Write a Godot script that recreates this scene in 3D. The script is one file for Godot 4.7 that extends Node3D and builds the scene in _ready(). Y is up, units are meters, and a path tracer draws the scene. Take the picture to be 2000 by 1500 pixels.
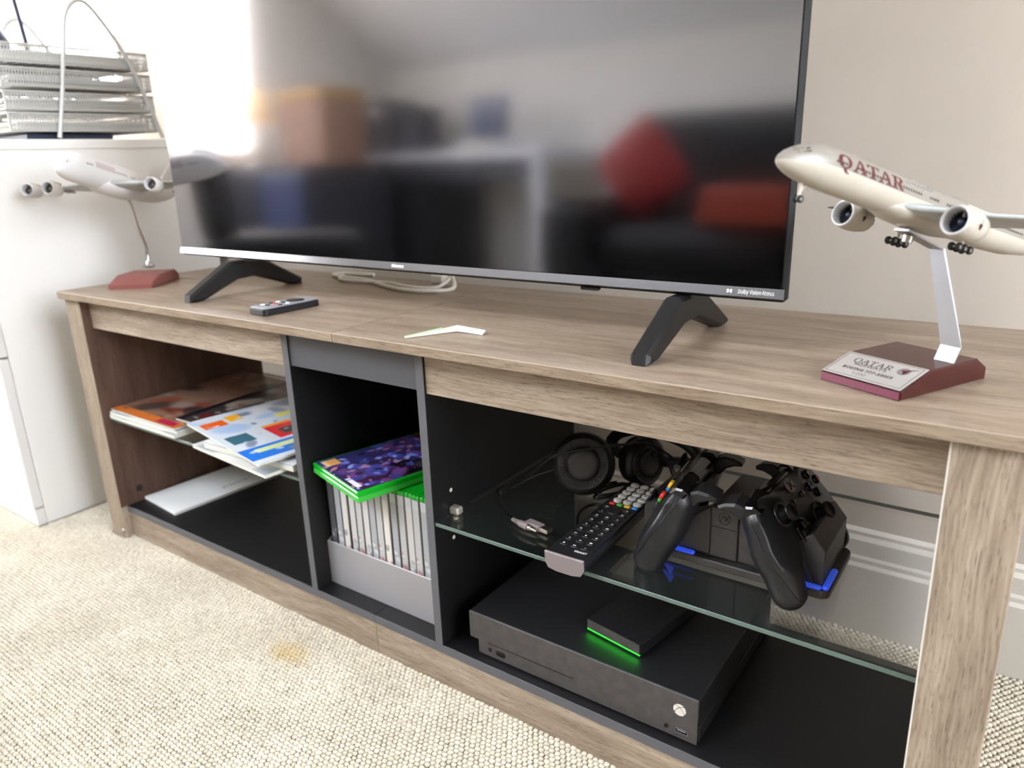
extends Node3D

const L := 1.3956   # length of the low cabinet
const H := 0.4641   # its top
const D := 0.3548   # its depth
const T := 0.0119
const PW := 0.0508  # width of an end post
const YB := 0.0625  # top of the bottom board
const YS := 0.2362  # top of the glass shelves
const D1 := 0.5706
const DW := 0.0115
const D2 := 0.8097

var M := {}
var rng := RandomNumberGenerator.new()

func _ready() -> void:
	rng.seed = 7
	view_and_light()
	materials()
	room()
	tv_stand()
	television()
	airliner_right()
	airliner_left()
	game_things()
	console_things()
	glass_shelf_things()
	reading_things()
	table_things()
	letter_tray_things()
	room_behind()
	carpet()

func view_and_light() -> void:
	var cam := Camera3D.new()
	cam.name = "camera"
	var yaw := 0.6288
	var pitch := -0.2941
	var roll := -0.037
	var b := Basis(Vector3.UP, yaw) * Basis(Vector3.RIGHT, pitch) * Basis(Vector3.BACK, roll)
	cam.transform = Transform3D(b, Vector3(1.3838, 0.6561, 0.5797))
	var lens := CameraAttributesPhysical.new()
	lens.frustum_focal_length = 23.304
	lens.exposure_aperture = 4.5
	lens.frustum_focus_distance = 0.76
	lens.frustum_near = 0.05
	lens.frustum_far = 60.0
	cam.attributes = lens
	cam.current = true
	add_child(cam)
	var we := WorldEnvironment.new()
	we.name = "sky_and_exposure"
	var e := Environment.new()
	e.background_mode = Environment.BG_SKY
	var sky := Sky.new()
	var pm := ProceduralSkyMaterial.new()
	pm.sky_top_color = Color(0.90, 0.93, 0.98)
	pm.sky_horizon_color = Color(0.95, 0.97, 1.0)
	pm.ground_bottom_color = Color(0.62, 0.64, 0.62)
	pm.ground_horizon_color = Color(0.85, 0.87, 0.88)
	pm.sky_energy_multiplier = 5.5
	pm.ground_energy_multiplier = 3.5
	sky.sky_material = pm
	e.sky = sky
	e.tonemap_mode = Environment.TONE_MAPPER_LINEAR
	e.tonemap_exposure = 0.45
	e.sdfgi_enabled = true
	e.ssao_enabled = true
	e.ssil_enabled = true
	we.environment = e
	add_child(we)
	# daylight entering through the three windows of the room
	daylight("window_daylight", Vector3(-1.965, 1.30, 0.85), Vector3(1, -0.12, 0), Vector2(1.5, 1.0), 7.0)
	daylight("window_daylight", Vector3(-1.09, 1.32, -0.425), Vector3(0, -0.1, 1), Vector2(1.1, 1.0), 0.8)
	daylight("window_daylight", Vector3(2.56, 1.20, 0.30), Vector3(-1, -0.2, -0.1), Vector2(1.0, 1.2), 0.6)
	daylight("window_daylight", Vector3(-0.10, 1.80, 1.60), Vector3(0, -0.84, -0.541), Vector2(1.2, 0.85), 0.9)

func daylight(called: String, at: Vector3, towards: Vector3, size: Vector2, energy: float) -> void:
	var a := AreaLight3D.new()
	a.name = called
	a.area_size = size
	a.light_color = Color(1.0, 0.955, 0.89)
	a.light_energy = energy
	a.area_normalize_energy = false
	a.area_range = 12.0
	a.area_attenuation = 2.0
	a.shadow_enabled = true
	add_child(a, true)
	a.look_at_from_position(at, at + towards, Vector3.UP)

# ------------------------------------------------------------------ helpers
func thing(called: String, label: String, category: String, xf := Transform3D(), group := "") -> Node3D:
	var o := Node3D.new()
	o.name = called
	o.transform = xf
	add_child(o, true)
	tag(o, label, category, group)
	return o

func tag(o: Node3D, label: String, category: String, group := "") -> void:
	o.set_meta("label", label)
	o.set_meta("category", category)
	if group != "":
		o.set_meta("group", group)

func copy_of(o: Node3D, label: String, xf: Transform3D) -> Node3D:
	var c: Node3D = o.duplicate()
	c.name = o.name
	c.transform = xf
	add_child(c, true)
	c.set_meta("label", label)
	return c

func put(parent: Node, called: String, st: SurfaceTool, m: Material, xf := Transform3D()) -> MeshInstance3D:
	st.generate_normals()
	var o := MeshInstance3D.new()
	o.name = called
	o.mesh = st.commit()
	o.material_override = m
	o.transform = xf
	parent.add_child(o, true)
	return o

func put_mesh(parent: Node, called: String, mesh: Mesh, m: Material, xf := Transform3D()) -> MeshInstance3D:
	var o := MeshInstance3D.new()
	o.name = called
	o.mesh = mesh
	o.material_override = m
	o.transform = xf
	parent.add_child(o, true)
	return o

func struct(called: String, st: SurfaceTool, m: Material, label: String) -> MeshInstance3D:
	var o := put(self, called, st, m)
	o.set_meta("kind", "structure")
	tag(o, label, called.get_slice("_", 0))
	return o

func start() -> SurfaceTool:
	var st := SurfaceTool.new()
	st.begin(Mesh.PRIMITIVE_TRIANGLES)
	return st

# a, b, c run anticlockwise seen from outside
func tri(st: SurfaceTool, a: Vector3, b: Vector3, c: Vector3, ua := Vector2(), ub := Vector2(), uc := Vector2()) -> void:
	st.set_uv(ua); st.add_vertex(a)
	st.set_uv(uc); st.add_vertex(c)
	st.set_uv(ub); st.add_vertex(b)

func face_uv(p: Vector3, n: Vector3, grain: int, shift: Vector2) -> Vector2:
	var a := n.abs()
	var k := 0
	if a.y > a.x and a.y >= a.z: k = 1
	elif a.z > a.x: k = 2
	if k == grain:
		return Vector2(p[(k + 1) % 3], p[(k + 2) % 3]) + shift
	return Vector2(p[grain], p[3 - k - grain]) + shift

func facet(st: SurfaceTool, pts: Array, mid: Vector3, xf: Transform3D, grain := 0, shift := Vector2()) -> void:
	var n: Vector3 = (pts[1] - pts[0]).cross(pts[2] - pts[0])
	if n.length_squared() < 1e-20:
		return
	var c := Vector3()
	for p in pts: c += p
	c /= pts.size()
	if n.dot(c - mid) < 0:
		pts.reverse()
		n = -n
	for k in range(1, pts.size() - 1):
		tri(st, xf * pts[0], xf * pts[k], xf * pts[k + 1], face_uv(pts[0], n, grain, shift), face_uv(pts[k], n, grain, shift), face_uv(pts[k + 1], n, grain, shift))

# a box with chamfered edges
func bx(st: SurfaceTool, c: Vector3, s: Vector3, bev := 0.0, xf := Transform3D(), grain := 0, shift := Vector2()) -> void:
	st.set_smooth_group(-1)
	var h := s * 0.5
	bev = minf(bev, minf(h.x, minf(h.y, h.z)) * 0.9)
	var pt := func(sx: int, sy: int, sz: int, k: int) -> Vector3:
		var v := Vector3(sx * (h.x - bev), sy * (h.y - bev), sz * (h.z - bev))
		v[k] += [sx, sy, sz][k] * bev
		return c + v
	for k in 3:
		var a := (k + 1) % 3
		var b := (k + 2) % 3
		for s1 in [-1, 1]:
			var q := []
			for ab in [[-1, -1], [1, -1], [1, 1], [-1, 1]]:
				var g := [0, 0, 0]
				g[k] = s1; g[a] = ab[0]; g[b] = ab[1]
				q.append(pt.call(g[0], g[1], g[2], k))
			facet(st, q, c, xf, grain, shift)
	if bev <= 0.0:
		return
	for k in 3:
		var a := (k + 1) % 3
		var b := (k + 2) % 3
		for sa in [-1, 1]:
			for sb in [-1, 1]:
				var q := []
				for e in [[-1, a], [1, a], [1, b], [-1, b]]:
					var g := [0, 0, 0]
					g[k] = e[0]; g[a] = sa; g[b] = sb
					q.append(pt.call(g[0], g[1], g[2], e[1]))
				facet(st, q, c, xf, grain, shift)
	for sx in [-1, 1]:
		for sy in [-1, 1]:
			for sz in [-1, 1]:
				facet(st, [pt.call(sx, sy, sz, 0), pt.call(sx, sy, sz, 1), pt.call(sx, sy, sz, 2)], c, xf, grain, shift)

func span(st: SurfaceTool, a: Vector3, b: Vector3, bev := 0.0, grain := 0, shift := Vector2()) -> void:
	bx(st, (a + b) * 0.5, (b - a).abs(), bev, Transform3D(), grain, shift)

func inset(poly: PackedVector2Array, d: float) -> PackedVector2Array:
	var out := PackedVector2Array()
	var n := poly.size()
	for i in n:
		var p := poly[i]
		var e0 := (p - poly[(i + n - 1) % n]).normalized()
		var e1 := (poly[(i + 1) % n] - p).normalized()
		var n0 := Vector2(-e0.y, e0.x)
		var n1 := Vector2(-e1.y, e1.x)
		var m := n0 + n1
		out.append(p + m * (d / maxf(0.4, 1.0 + n0.dot(n1))))
	return out

# poly (x, y), any winding, extruded from z = z0 to z1, with chamfered rims
func prism(st: SurfaceTool, poly: PackedVector2Array, z0: float, z1: float, bev := 0.0, xf := Transform3D(), smooth := false, sides := true) -> void:
	if Geometry2D.is_polygon_clockwise(poly):
		poly = poly.duplicate()
		poly.reverse()
	var rim := inset(poly, bev) if bev > 0.0 else poly
	var idx := Geometry2D.triangulate_polygon(rim)
	st.set_smooth_group(-1)
	var e := func(v: Vector2, z: float) -> Vector3: return xf * Vector3(v.x, v.y, z)
	for k in range(0, idx.size(), 3):
		var a := rim[idx[k]]
		var b := rim[idx[k + 1]]
		var c := rim[idx[k + 2]]
		if (b - a).cross(c - a) < 0:
			var t := b
			b = c
			c = t
		tri(st, e.call(a, z1), e.call(b, z1), e.call(c, z1), a, b, c)
		tri(st, e.call(a, z0), e.call(c, z0), e.call(b, z0), a, c, b)
	if not sides:
		return
	if smooth: st.set_smooth_group(1)
	var levels := [[rim, z0], [poly, z0 + bev], [poly, z1 - bev], [rim, z1]] if bev > 0.0 else [[poly, z0], [poly, z1]]
	var n := poly.size()
	for l in levels.size() - 1:
		var p: PackedVector2Array = levels[l][0]
		var q: PackedVector2Array = levels[l + 1][0]
		for i in n:
			var j := (i + 1) % n
			var a = e.call(p[i], levels[l][1])
			var b = e.call(p[j], levels[l][1])
			var c = e.call(q[j], levels[l + 1][1])
			var d = e.call(q[i], levels[l + 1][1])
			var u0 := Vector2(i, l) * 0.01
			tri(st, a, b, c, u0, u0, u0)
			tri(st, a, c, d, u0, u0, u0)

# rings of equal size joined into a skin; a ring runs anticlockwise seen along the way the rings go
func loft(st: SurfaceTool, rings: Array, cap0 := true, cap1 := true, group := 0) -> void:
	st.set_smooth_group(group)
	var n: int = rings[0].size()
	for r in rings.size() - 1:
		var p: PackedVector3Array = rings[r]
		var q: PackedVector3Array = rings[r + 1]
		var v0 := float(r) / (rings.size() - 1)
		var v1 := float(r + 1) / (rings.size() - 1)
		for i in n:
			var j := (i + 1) % n
			var u0 := float(i) / n
			var u1 := float(i + 1) / n
			tri(st, p[i], q[j], p[j], Vector2(u0, v0), Vector2(u1, v1), Vector2(u1, v0))
			tri(st, p[i], q[i], q[j], Vector2(u0, v0), Vector2(u0, v1), Vector2(u1, v1))
	st.set_smooth_group(-1)
	for side in [0, 1]:
		if not [cap0, cap1][side]: continue
		var p: PackedVector3Array = rings[0] if side == 0 else rings[rings.size() - 1]
		var m := Vector3()
		for v in p: m += v
		m /= n
		for i in n:
			var j := (i + 1) % n
			if side == 0: tri(st, m, p[i], p[j])
			else: tri(st, m, p[j], p[i])

func tube(st: SurfaceTool, pts: Array, r, n := 8, flat := 1.0, up := Vector3.UP) -> void:
	var rings := []
	var side := Vector3()
	for i in pts.size():
		var t: Vector3
		if i == 0: t = pts[1] - pts[0]
		elif i == pts.size() - 1: t = pts[i] - pts[i - 1]
		else: t = pts[i + 1] - pts[i - 1]
		t = t.normalized()
		if i == 0:
			side = up.cross(t)
			if side.length() < 0.05: side = Vector3.RIGHT.cross(t)
		side = (side - t * side.dot(t)).normalized()
		var w := t.cross(side)
		var rad: float = r[i] if r is Array or r is PackedFloat32Array else r
		var ring := PackedVector3Array()
		for k in n:
			var a := -TAU * k / n
			ring.append(pts[i] + side * cos(a) * rad + w * sin(a) * rad * flat)
		rings.append(ring)
	loft(st, rings)

func curve(ctrl: Array, steps := 8) -> Array:
	var out := []
	var n := ctrl.size()
	for i in n - 1:
		var p0: Vector3 = ctrl[maxi(i - 1, 0)]
		var p3: Vector3 = ctrl[mini(i + 2, n - 1)]
		for k in steps:
			out.append((ctrl[i] as Vector3).cubic_interpolate(ctrl[i + 1], p0, p3, float(k) / steps))
	out.append(ctrl[n - 1])
	return out

# profile (radius, height) from the bottom outside up and over; turned about +y
func lathe(st: SurfaceTool, prof: Array, n := 24, xf := Transform3D(), group := 0) -> void:
	st.set_smooth_group(group)
	for i in prof.size() - 1:
		var p: Vector2 = prof[i]
		var q: Vector2 = prof[i + 1]
		for k in n:
			var a := TAU * k / n
			var b := TAU * (k + 1) / n
			var p0 := xf * Vector3(p.x * cos(a), p.y, p.x * sin(a))
			var p1 := xf * Vector3(p.x * cos(b), p.y, p.x * sin(b))
			var q0 := xf * Vector3(q.x * cos(a), q.y, q.x * sin(a))
			var q1 := xf * Vector3(q.x * cos(b), q.y, q.x * sin(b))
			if p.x > 1e-7: tri(st, p0, q1, p1, Vector2(float(k) / n, i), Vector2(float(k + 1) / n, i + 1), Vector2(float(k + 1) / n, i))
			if q.x > 1e-7: tri(st, p0, q0, q1, Vector2(float(k) / n, i), Vector2(float(k) / n, i + 1), Vector2(float(k + 1) / n, i + 1))

# like lathe, with hard rims between the steps
func turned(st: SurfaceTool, prof: Array, n := 24, xf := Transform3D()) -> void:
	for i in prof.size() - 1:
		lathe(st, [prof[i], prof[i + 1]], n, xf, 10 + i)

func ball(st: SurfaceTool, c: Vector3, r: Vector3, n := 12, xf := Transform3D()) -> void:
	var prof := []
	for k in n / 2 + 1:
		var a := -PI / 2 + PI * k / (n / 2)
		prof.append(Vector2(cos(a), sin(a)))
	lathe(st, prof, n, xf * Transform3D(Basis.from_scale(r), c))

func round_poly(hw: float, hh: float, r: float, n := 5) -> PackedVector2Array:
	var out := PackedVector2Array()
	for q in 4:
		var c: Vector2 = Vector2(hw - r, hh - r) * [Vector2(1, 1), Vector2(-1, 1), Vector2(-1, -1), Vector2(1, -1)][q]
		for k in n:
			var a: float = PI / 2 * (q + float(k) / (n - 1))
			out.append(c + Vector2(cos(a), sin(a)) * r)
	return out

func disc(r: float, n := 24, c := Vector2()) -> PackedVector2Array:
	var out := PackedVector2Array()
	for k in n: out.append(c + Vector2(cos(TAU * k / n), sin(TAU * k / n)) * r)
	return out

# lay: a basis whose z points along n and x along right
func facing(at: Vector3, right: Vector3, n: Vector3) -> Transform3D:
	n = n.normalized()
	right = (right - n * right.dot(n)).normalized()
	return Transform3D(Basis(right, n.cross(right), n), at)

# lettering: flat raised letters whose capitals are cap metres high; bend maps points
func letters(parent: Node, called: String, text: String, cap: float, m: Material, xf: Transform3D, face := "Droid Sans", depth := 0.0002, stretch := 1.0, bold := false, bend = null, cut := 0.0) -> MeshInstance3D:
	var tm := TextMesh.new()
	tm.text = text
	var f := SystemFont.new()
	f.font_names = PackedStringArray([face])
	if bold: f.font_weight = 700
	tm.font = f
	tm.font_size = 48
	tm.pixel_size = cap / (0.714 * 48)
	tm.depth = depth
	tm.curve_step = 2.0
	var a := tm.get_mesh_arrays()
	var v: PackedVector3Array = a[Mesh.ARRAY_VERTEX]
	var ix = a[Mesh.ARRAY_INDEX]
	var st := start()
	st.set_smooth_group(-1)
	var list: Array = Array(ix) if ix != null else range(v.size())
	for k in range(0, list.size(), 3):
		var p := v[list[k]]
		var q := v[list[k + 2]]
		var r := v[list[k + 1]]
		p.x *= stretch; q.x *= stretch; r.x *= stretch
		piece(st, p, q, r, bend, cut)
	return put(parent, called, st, m, xf)

func piece(st: SurfaceTool, p: Vector3, q: Vector3, r: Vector3, bend, cut: float) -> void:
	if cut > 0.0:
		var e := [(q - p).length(), (r - q).length(), (p - r).length()]
		var k := e.find(e.max())
		if e[k] > cut:
			if k == 0:
				piece(st, p, (p + q) / 2, r, bend, cut); piece(st, (p + q) / 2, q, r, bend, cut)
			elif k == 1:
				piece(st, p, q, (q + r) / 2, bend, cut); piece(st, p, (q + r) / 2, r, bend, cut)
			else:
				piece(st, p, q, (p + r) / 2, bend, cut); piece(st, (p + r) / 2, q, r, bend, cut)
			return
	if bend != null:
		tri(st, bend.call(p), bend.call(q), bend.call(r))
	else:
		tri(st, p, q, r)

# surface nets of a field that is negative inside
func nets(field: Callable, lo: Vector3, hi: Vector3, cell: float) -> Array:
	var nx := int(ceil((hi.x - lo.x) / cell)) + 1
	var ny := int(ceil((hi.y - lo.y) / cell)) + 1
	var nz := int(ceil((hi.z - lo.z) / cell)) + 1
	var f := PackedFloat32Array()
	f.resize(nx * ny * nz)
	for z in nz:
		for y in ny:
			for x in nx:
				f[x + nx * (y + ny * z)] = field.call(lo + Vector3(x, y, z) * cell)
	var at := {}
	var vs := PackedVector3Array()
	var corner := [0, 1, nx, nx + 1, nx * ny, nx * ny + 1, nx * ny + nx, nx * ny + nx + 1]
	for z in nz - 1:
		for y in ny - 1:
			for x in nx - 1:
				var base := x + nx * (y + ny * z)
				var mask := 0
				for k in 8:
					if f[base + corner[k]] < 0: mask |= 1 << k
				if mask == 0 or mask == 255: continue
				var s := Vector3()
				var n := 0
				for k in 8:
					for bit in 3:
						var j: int = k | (1 << bit)
						if j == k: continue
						var a := f[base + corner[k]]
						var b := f[base + corner[j]]
						if (a < 0) == (b < 0): continue
						var t := a / (a - b)
						var p := Vector3(k & 1, (k >> 1) & 1, (k >> 2) & 1)
						p[bit] = t
						s += p
						n += 1
				at[base] = vs.size()
				vs.append(lo + (Vector3(x, y, z) + s / n) * cell)
	var tris := []
	var step := [1, nx, nx * ny]
	for base in at:
		for k in 3:
			var a: int = step[(k + 1) % 3]
			var b: int = step[(k + 2) % 3]
			if not (at.has(base - a) and at.has(base - b) and at.has(base - a - b)): continue
			var f0 := f[base]
			var f1 := f[base + step[k]]
			if (f0 < 0) == (f1 < 0): continue
			var q := [vs[at[base]], vs[at[base - a]], vs[at[base - a - b]], vs[at[base - b]]]
			if f0 < 0: q = [q[0], q[1], q[2], q[3]]
			else: q = [q[0], q[3], q[2], q[1]]
			tris.append([q[0], q[1], q[2]])
			tris.append([q[0], q[2], q[3]])
	return tris

func smin(a: float, b: float, k: float) -> float:
	var h := maxf(k - absf(a - b), 0.0) / k
	return minf(a, b) - h * h * k * 0.25

func capsule(p: Vector3, a: Vector3, b: Vector3, ra: float, rb: float) -> float:
	var ab := b - a
	var t := clampf((p - a).dot(ab) / ab.length_squared(), 0.0, 1.0)
	return (p - a - ab * t).length() - lerpf(ra, rb, t)

func rbox(p: Vector3, c: Vector3, h: Vector3, r: float) -> float:
	var q := (p - c).abs() - h + Vector3.ONE * r
	return Vector3(maxf(q.x, 0), maxf(q.y, 0), maxf(q.z, 0)).length() + minf(maxf(q.x, maxf(q.y, q.z)), 0.0) - r

# ------------------------------------------------------------------ materials
func mat(called: String, c: Color, rough := 0.6, metal := 0.0, spec := 0.5) -> StandardMaterial3D:
	var m := StandardMaterial3D.new()
	m.resource_name = called
	m.albedo_color = c
	m.roughness = rough
	m.metallic = metal
	m.metallic_specular = spec
	M[called] = m
	return m

func noise(freq: float, seed_: int, oct := 4) -> FastNoiseLite:
	var n := FastNoiseLite.new()
	n.noise_type = FastNoiseLite.TYPE_SIMPLEX_SMOOTH
	n.frequency = freq
	n.seed = seed_
	n.fractal_octaves = oct
	return n

func wood_picture(lo: Color, mid: Color, hi: Color, dark: float) -> ImageTexture:
	var w := 1024
	var h := 512
	var im := Image.create(w, h, false, Image.FORMAT_RGB8)
	var na := noise(0.004, 3, 3)
	var nb := noise(0.01, 11, 4)
	var nc := noise(0.012, 21, 3)
	for y in h:
		for x in w:
			var bendy := na.get_noise_2d(x * 0.9, y * 1.6) * 14.0
			var broad := nb.get_noise_2d(x * 0.25, (y + bendy) * 2.6)
			var fine := nc.get_noise_2d(x * 1.1, (y + bendy * 0.6) * 22.0)
			var pore := nc.get_noise_2d(x * 3.0 + 900.0, y * 60.0)
			var t := 0.5 + broad * 0.55 + fine * 0.5
			var c := lo.lerp(mid, clampf(t * 2.0, 0, 1)) if t < 0.5 else mid.lerp(hi, clampf(t * 2.0 - 1.0, 0, 1))
			if pore > 0.28: c = c.darkened((pore - 0.28) * dark)
			im.set_pixel(x, y, c)
	return ImageTexture.create_from_image(im)

func wood(called: String, tex: Texture2D, rough: float, tint := Color.WHITE) -> void:
	var m := mat(called, tint, rough)
	m.albedo_texture = tex
	m.uv1_scale = Vector3(0.98, 2.4, 1)

func grainy(called: String, a: Color, b: Color, freq: float, rough: float, scale := 6.0, bump := 0.0) -> StandardMaterial3D:
	var m := mat(called, Color.WHITE, rough)
	var t := NoiseTexture2D.new()
	t.width = 512; t.height = 512; t.seamless = true
	t.noise = noise(freq, 5, 4)
	var g := Gradient.new()
	g.set_color(0, a); g.set_color(1, b)
	t.color_ramp = g
	m.albedo_texture = t
	m.uv1_triplanar = true
	m.uv1_world_triplanar = true
	m.uv1_scale = Vector3.ONE * scale
	if bump > 0.0:
		var t2 := NoiseTexture2D.new()
		t2.width = 512; t2.height = 512; t2.seamless = true
		t2.noise = noise(freq * 3.0, 8, 3)
		m.heightmap_enabled = true
		m.heightmap_texture = t2
		m.heightmap_scale = bump
	return m

# black laminate or plastic with sparse pale dust specks
func dusty(called: String, base: Color, rough: float, specks: float, scale: float, spec := 0.5) -> void:
	var im := Image.create(512, 512, false, Image.FORMAT_RGB8)
	var r := RandomNumberGenerator.new()
	r.seed = 99 + called.length()
	var n := noise(0.02, 4, 3)
	for y in 512:
		for x in 512:
			var k := 1.0 + 0.14 * n.get_noise_2d(x, y) + r.randf_range(-0.08, 0.08)
			im.set_pixel(x, y, Color(base.r * k, base.g * k, base.b * k))
	for i in int(specks):
		var p := Vector2i(r.randi_range(0, 511), r.randi_range(0, 511))
		var v := r.randf_range(0.22, 0.55)
		im.set_pixelv(p, Color(v, v, v * 1.02).lerp(base, 0.35))
	var m := mat(called, Color.WHITE, rough, 0.0, spec)
	m.albedo_texture = ImageTexture.create_from_image(im)
	m.uv1_triplanar = true
	m.uv1_world_triplanar = true
	m.uv1_scale = Vector3.ONE * scale

func materials() -> void:
	var pic := wood_picture(Color(0.49, 0.425, 0.36), Color(0.603, 0.536, 0.464), Color(0.69, 0.628, 0.556), 0.7)
	wood("oak", pic, 0.30, Color(0.95, 0.94, 0.93))
	wood("oak_matt", pic, 0.6)
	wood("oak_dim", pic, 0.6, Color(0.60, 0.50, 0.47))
	mat("oak_edge", Color(0.72, 0.66, 0.59), 0.5)
	dusty("board_black", Color(0.068, 0.068, 0.076), 0.42, 420, 2.2)
	dusty("divider_black", Color(0.045, 0.045, 0.050), 0.5, 40, 2.0)
	mat("panel_grey", Color(0.30, 0.30, 0.32), 0.42)
	mat("edge_grey", Color(0.36, 0.36, 0.375), 0.5)
	grainy("wall_paint", Color(0.77, 0.725, 0.67), Color(0.795, 0.75, 0.695), 0.01, 0.85, 1.0)
	grainy("white_paint", Color(0.87, 0.86, 0.84), Color(0.90, 0.89, 0.87), 0.01, 0.8, 1.0)
	mat("trim_paint", Color(0.86, 0.835, 0.79), 0.45)
	grainy("ceiling_paint", Color(0.86, 0.86, 0.86), Color(0.89, 0.89, 0.89), 0.01, 0.9, 1.0)
	grainy("carpet_ground", Color(0.765, 0.72, 0.64), Color(0.81, 0.77, 0.69), 0.05, 0.95, 8.0, 0.3)
	var nub := mat("carpet_loop", Color.WHITE, 0.95)
	nub.vertex_color_use_as_albedo = true
	mat("cabinet_white", Color(0.94, 0.93, 0.91), 0.5)
	mat("cabinet_front", Color(0.89, 0.88, 0.865), 0.5)
	mat("black_plastic", Color(0.055, 0.055, 0.06), 0.42)
	mat("black_satin", Color(0.09, 0.09, 0.10), 0.35)
	mat("black_gloss", Color(0.03, 0.03, 0.035), 0.12)
	mat("rubber", Color(0.05, 0.05, 0.052), 0.75)
	mat("cable_black", Color(0.045, 0.045, 0.05), 0.4)
	mat("screen", Color(0.60, 0.60, 0.625), 0.09, 1.0)
	mat("chrome", Color(0.86, 0.87, 0.89), 0.12, 1.0)
	mat("strip_silver", Color(0.52, 0.53, 0.56), 0.14, 1.0)
	mat("steel", Color(0.72, 0.73, 0.76), 0.34, 1.0)
	mat("nickel", Color(0.70, 0.68, 0.64), 0.28, 1.0)
	mat("hub_grey", Color(0.55, 0.53, 0.50), 0.6)
	mat("white_print", Color(0.96, 0.96, 0.96), 0.5)
	mat("grey_print", Color(0.45, 0.45, 0.46), 0.5)
	mat("plane_white", Color(0.71, 0.68, 0.625), 0.28)
	mat("plane_grey", Color(0.53, 0.505, 0.47), 0.32)
	mat("plane_pearl", Color(0.90, 0.89, 0.88), 0.3)
	mat("plane_lilac", Color(0.80, 0.755, 0.755), 0.4)
	mat("wing_grey", Color(0.70, 0.71, 0.70), 0.35)
	mat("intake_white", Color(0.80, 0.80, 0.81), 0.3)
	mat("fan_dark", Color(0.12, 0.13, 0.16), 0.35, 0.4)
	mat("burgundy", Color(0.30, 0.04, 0.06), 0.4)
	mat("window_dark", Color(0.10, 0.09, 0.09), 0.3)
	mat("outline_pale", Color(0.86, 0.84, 0.80), 0.4)
	grainy("mahogany", Color(0.20, 0.055, 0.055), Color(0.245, 0.07, 0.07), 0.02, 0.2, 7.0)
	mat("mahogany_edge", Color(0.45, 0.23, 0.31), 0.25)
	mat("base_brown", Color(0.49, 0.28, 0.26), 0.4)
	mat("plaque", Color(0.70, 0.68, 0.66), 0.3, 0.25)
	mat("fan_blade", Color(0.30, 0.32, 0.38), 0.35, 0.3)
	mat("plaque_print", Color(0.22, 0.18, 0.18), 0.5)
	var gl := mat("glass", Color(0.75, 0.9, 0.85, 0.006), 0.0)
	gl.transparency = BaseMaterial3D.TRANSPARENCY_ALPHA
	gl.metallic_specular = 0.5
	mat("glass_edge", Color(0.36, 0.43, 0.40), 0.25)
	mat("lid_ochre", Color(0.55, 0.41, 0.17), 0.7)
	var pane := mat("window_pane", Color(0.95, 0.98, 1.0, 0.03), 0.0)
	pane.transparency = BaseMaterial3D.TRANSPARENCY_ALPHA
	var lit := mat("green_light", Color(0.0, 0.9, 0.05), 0.4)
	lit.emission_enabled = true
	lit.emission = Color(0.02, 1.0, 0.06)
	lit.emission_energy_multiplier = 1.0
	var blue := mat("blue_light", Color(0.12, 0.25, 0.95), 0.3)
	blue.emission_enabled = true
	blue.emission = Color(0.30, 0.46, 1.0)
	blue.emission_energy_multiplier = 0.6
	dusty("console_top", Color(0.055, 0.058, 0.067), 0.55, 1500, 3.2)
	dusty("console_front", Color(0.28, 0.265, 0.26), 0.5, 0, 5.0)
	dusty("console_side", Color(0.05, 0.05, 0.055), 0.6, 200, 3.0)
	dusty("dock_plastic", Color(0.225, 0.212, 0.21), 0.45, 120, 6.0)
	dusty("pad_plastic", Color(0.105, 0.108, 0.118), 0.36, 60, 6.0)
	mat("pad_back", Color(0.10, 0.10, 0.11), 0.45)
	mat("logo_white", Color(0.86, 0.84, 0.80), 0.5)
	mat("case_green", Color(0.06, 0.62, 0.13), 0.25)
	mat("case_green_light", Color(0.22, 0.70, 0.25), 0.28)
	mat("holder_grey", Color(0.68, 0.67, 0.68), 0.45, 0.3)
	mat("paper", Color(0.88, 0.88, 0.87), 0.7)
	mat("paper_edge", Color(0.86, 0.86, 0.82), 0.8)
	mat("paper_ivory", Color(0.80, 0.79, 0.72), 0.7)
	mat("paper_green", Color(0.70, 0.86, 0.66), 0.7)
	mat("navy", Color(0.10, 0.13, 0.24), 0.5)
	mat("remote_silver", Color(0.62, 0.63, 0.66), 0.35, 0.3)
	mat("remote_grey", Color(0.50, 0.46, 0.46), 0.45)
	mat("button_white", Color(0.86, 0.85, 0.82), 0.45)
	mat("button_black", Color(0.06, 0.065, 0.08), 0.4)
	mat("red", Color(0.78, 0.10, 0.10), 0.4)
	mat("green", Color(0.22, 0.62, 0.18), 0.4)
	mat("yellow", Color(0.90, 0.72, 0.12), 0.4)
	mat("blue", Color(0.15, 0.50, 0.80), 0.4)
	mat("cable_white", Color(0.86, 0.83, 0.78), 0.45)
	mat("wire_grey", Color(0.78, 0.78, 0.77), 0.4, 0.2)
	mat("mesh_grey", Color(0.76, 0.76, 0.75), 0.6)
	mat("clip_metal", Color(0.86, 0.84, 0.79), 0.35, 0.7)
	mat("leather_black", Color(0.03, 0.03, 0.035), 0.6, 0.0, 0.3)
	mat("cushion_red", Color(0.48, 0.05, 0.04), 0.8)
	mat("throw_orange", Color(0.50, 0.16, 0.04), 0.8)
	mat("desk_white", Color(0.85, 0.85, 0.87), 0.4)
	mat("desk_dark", Color(0.07, 0.08, 0.13), 0.6)
	mat("monitor_blue", Color(0.16, 0.20, 0.32), 0.3)
	mat("box_brown", Color(0.44, 0.31, 0.23), 0.7)
	mat("shelf_dark", Color(0.07, 0.07, 0.10), 0.6)
	var shade := mat("lamp_shade", Color(0.95, 0.82, 0.58), 0.7)
	shade.emission_enabled = true
	shade.emission = Color(1.0, 0.75, 0.40)
	shade.emission_energy_multiplier = 1.6

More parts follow.
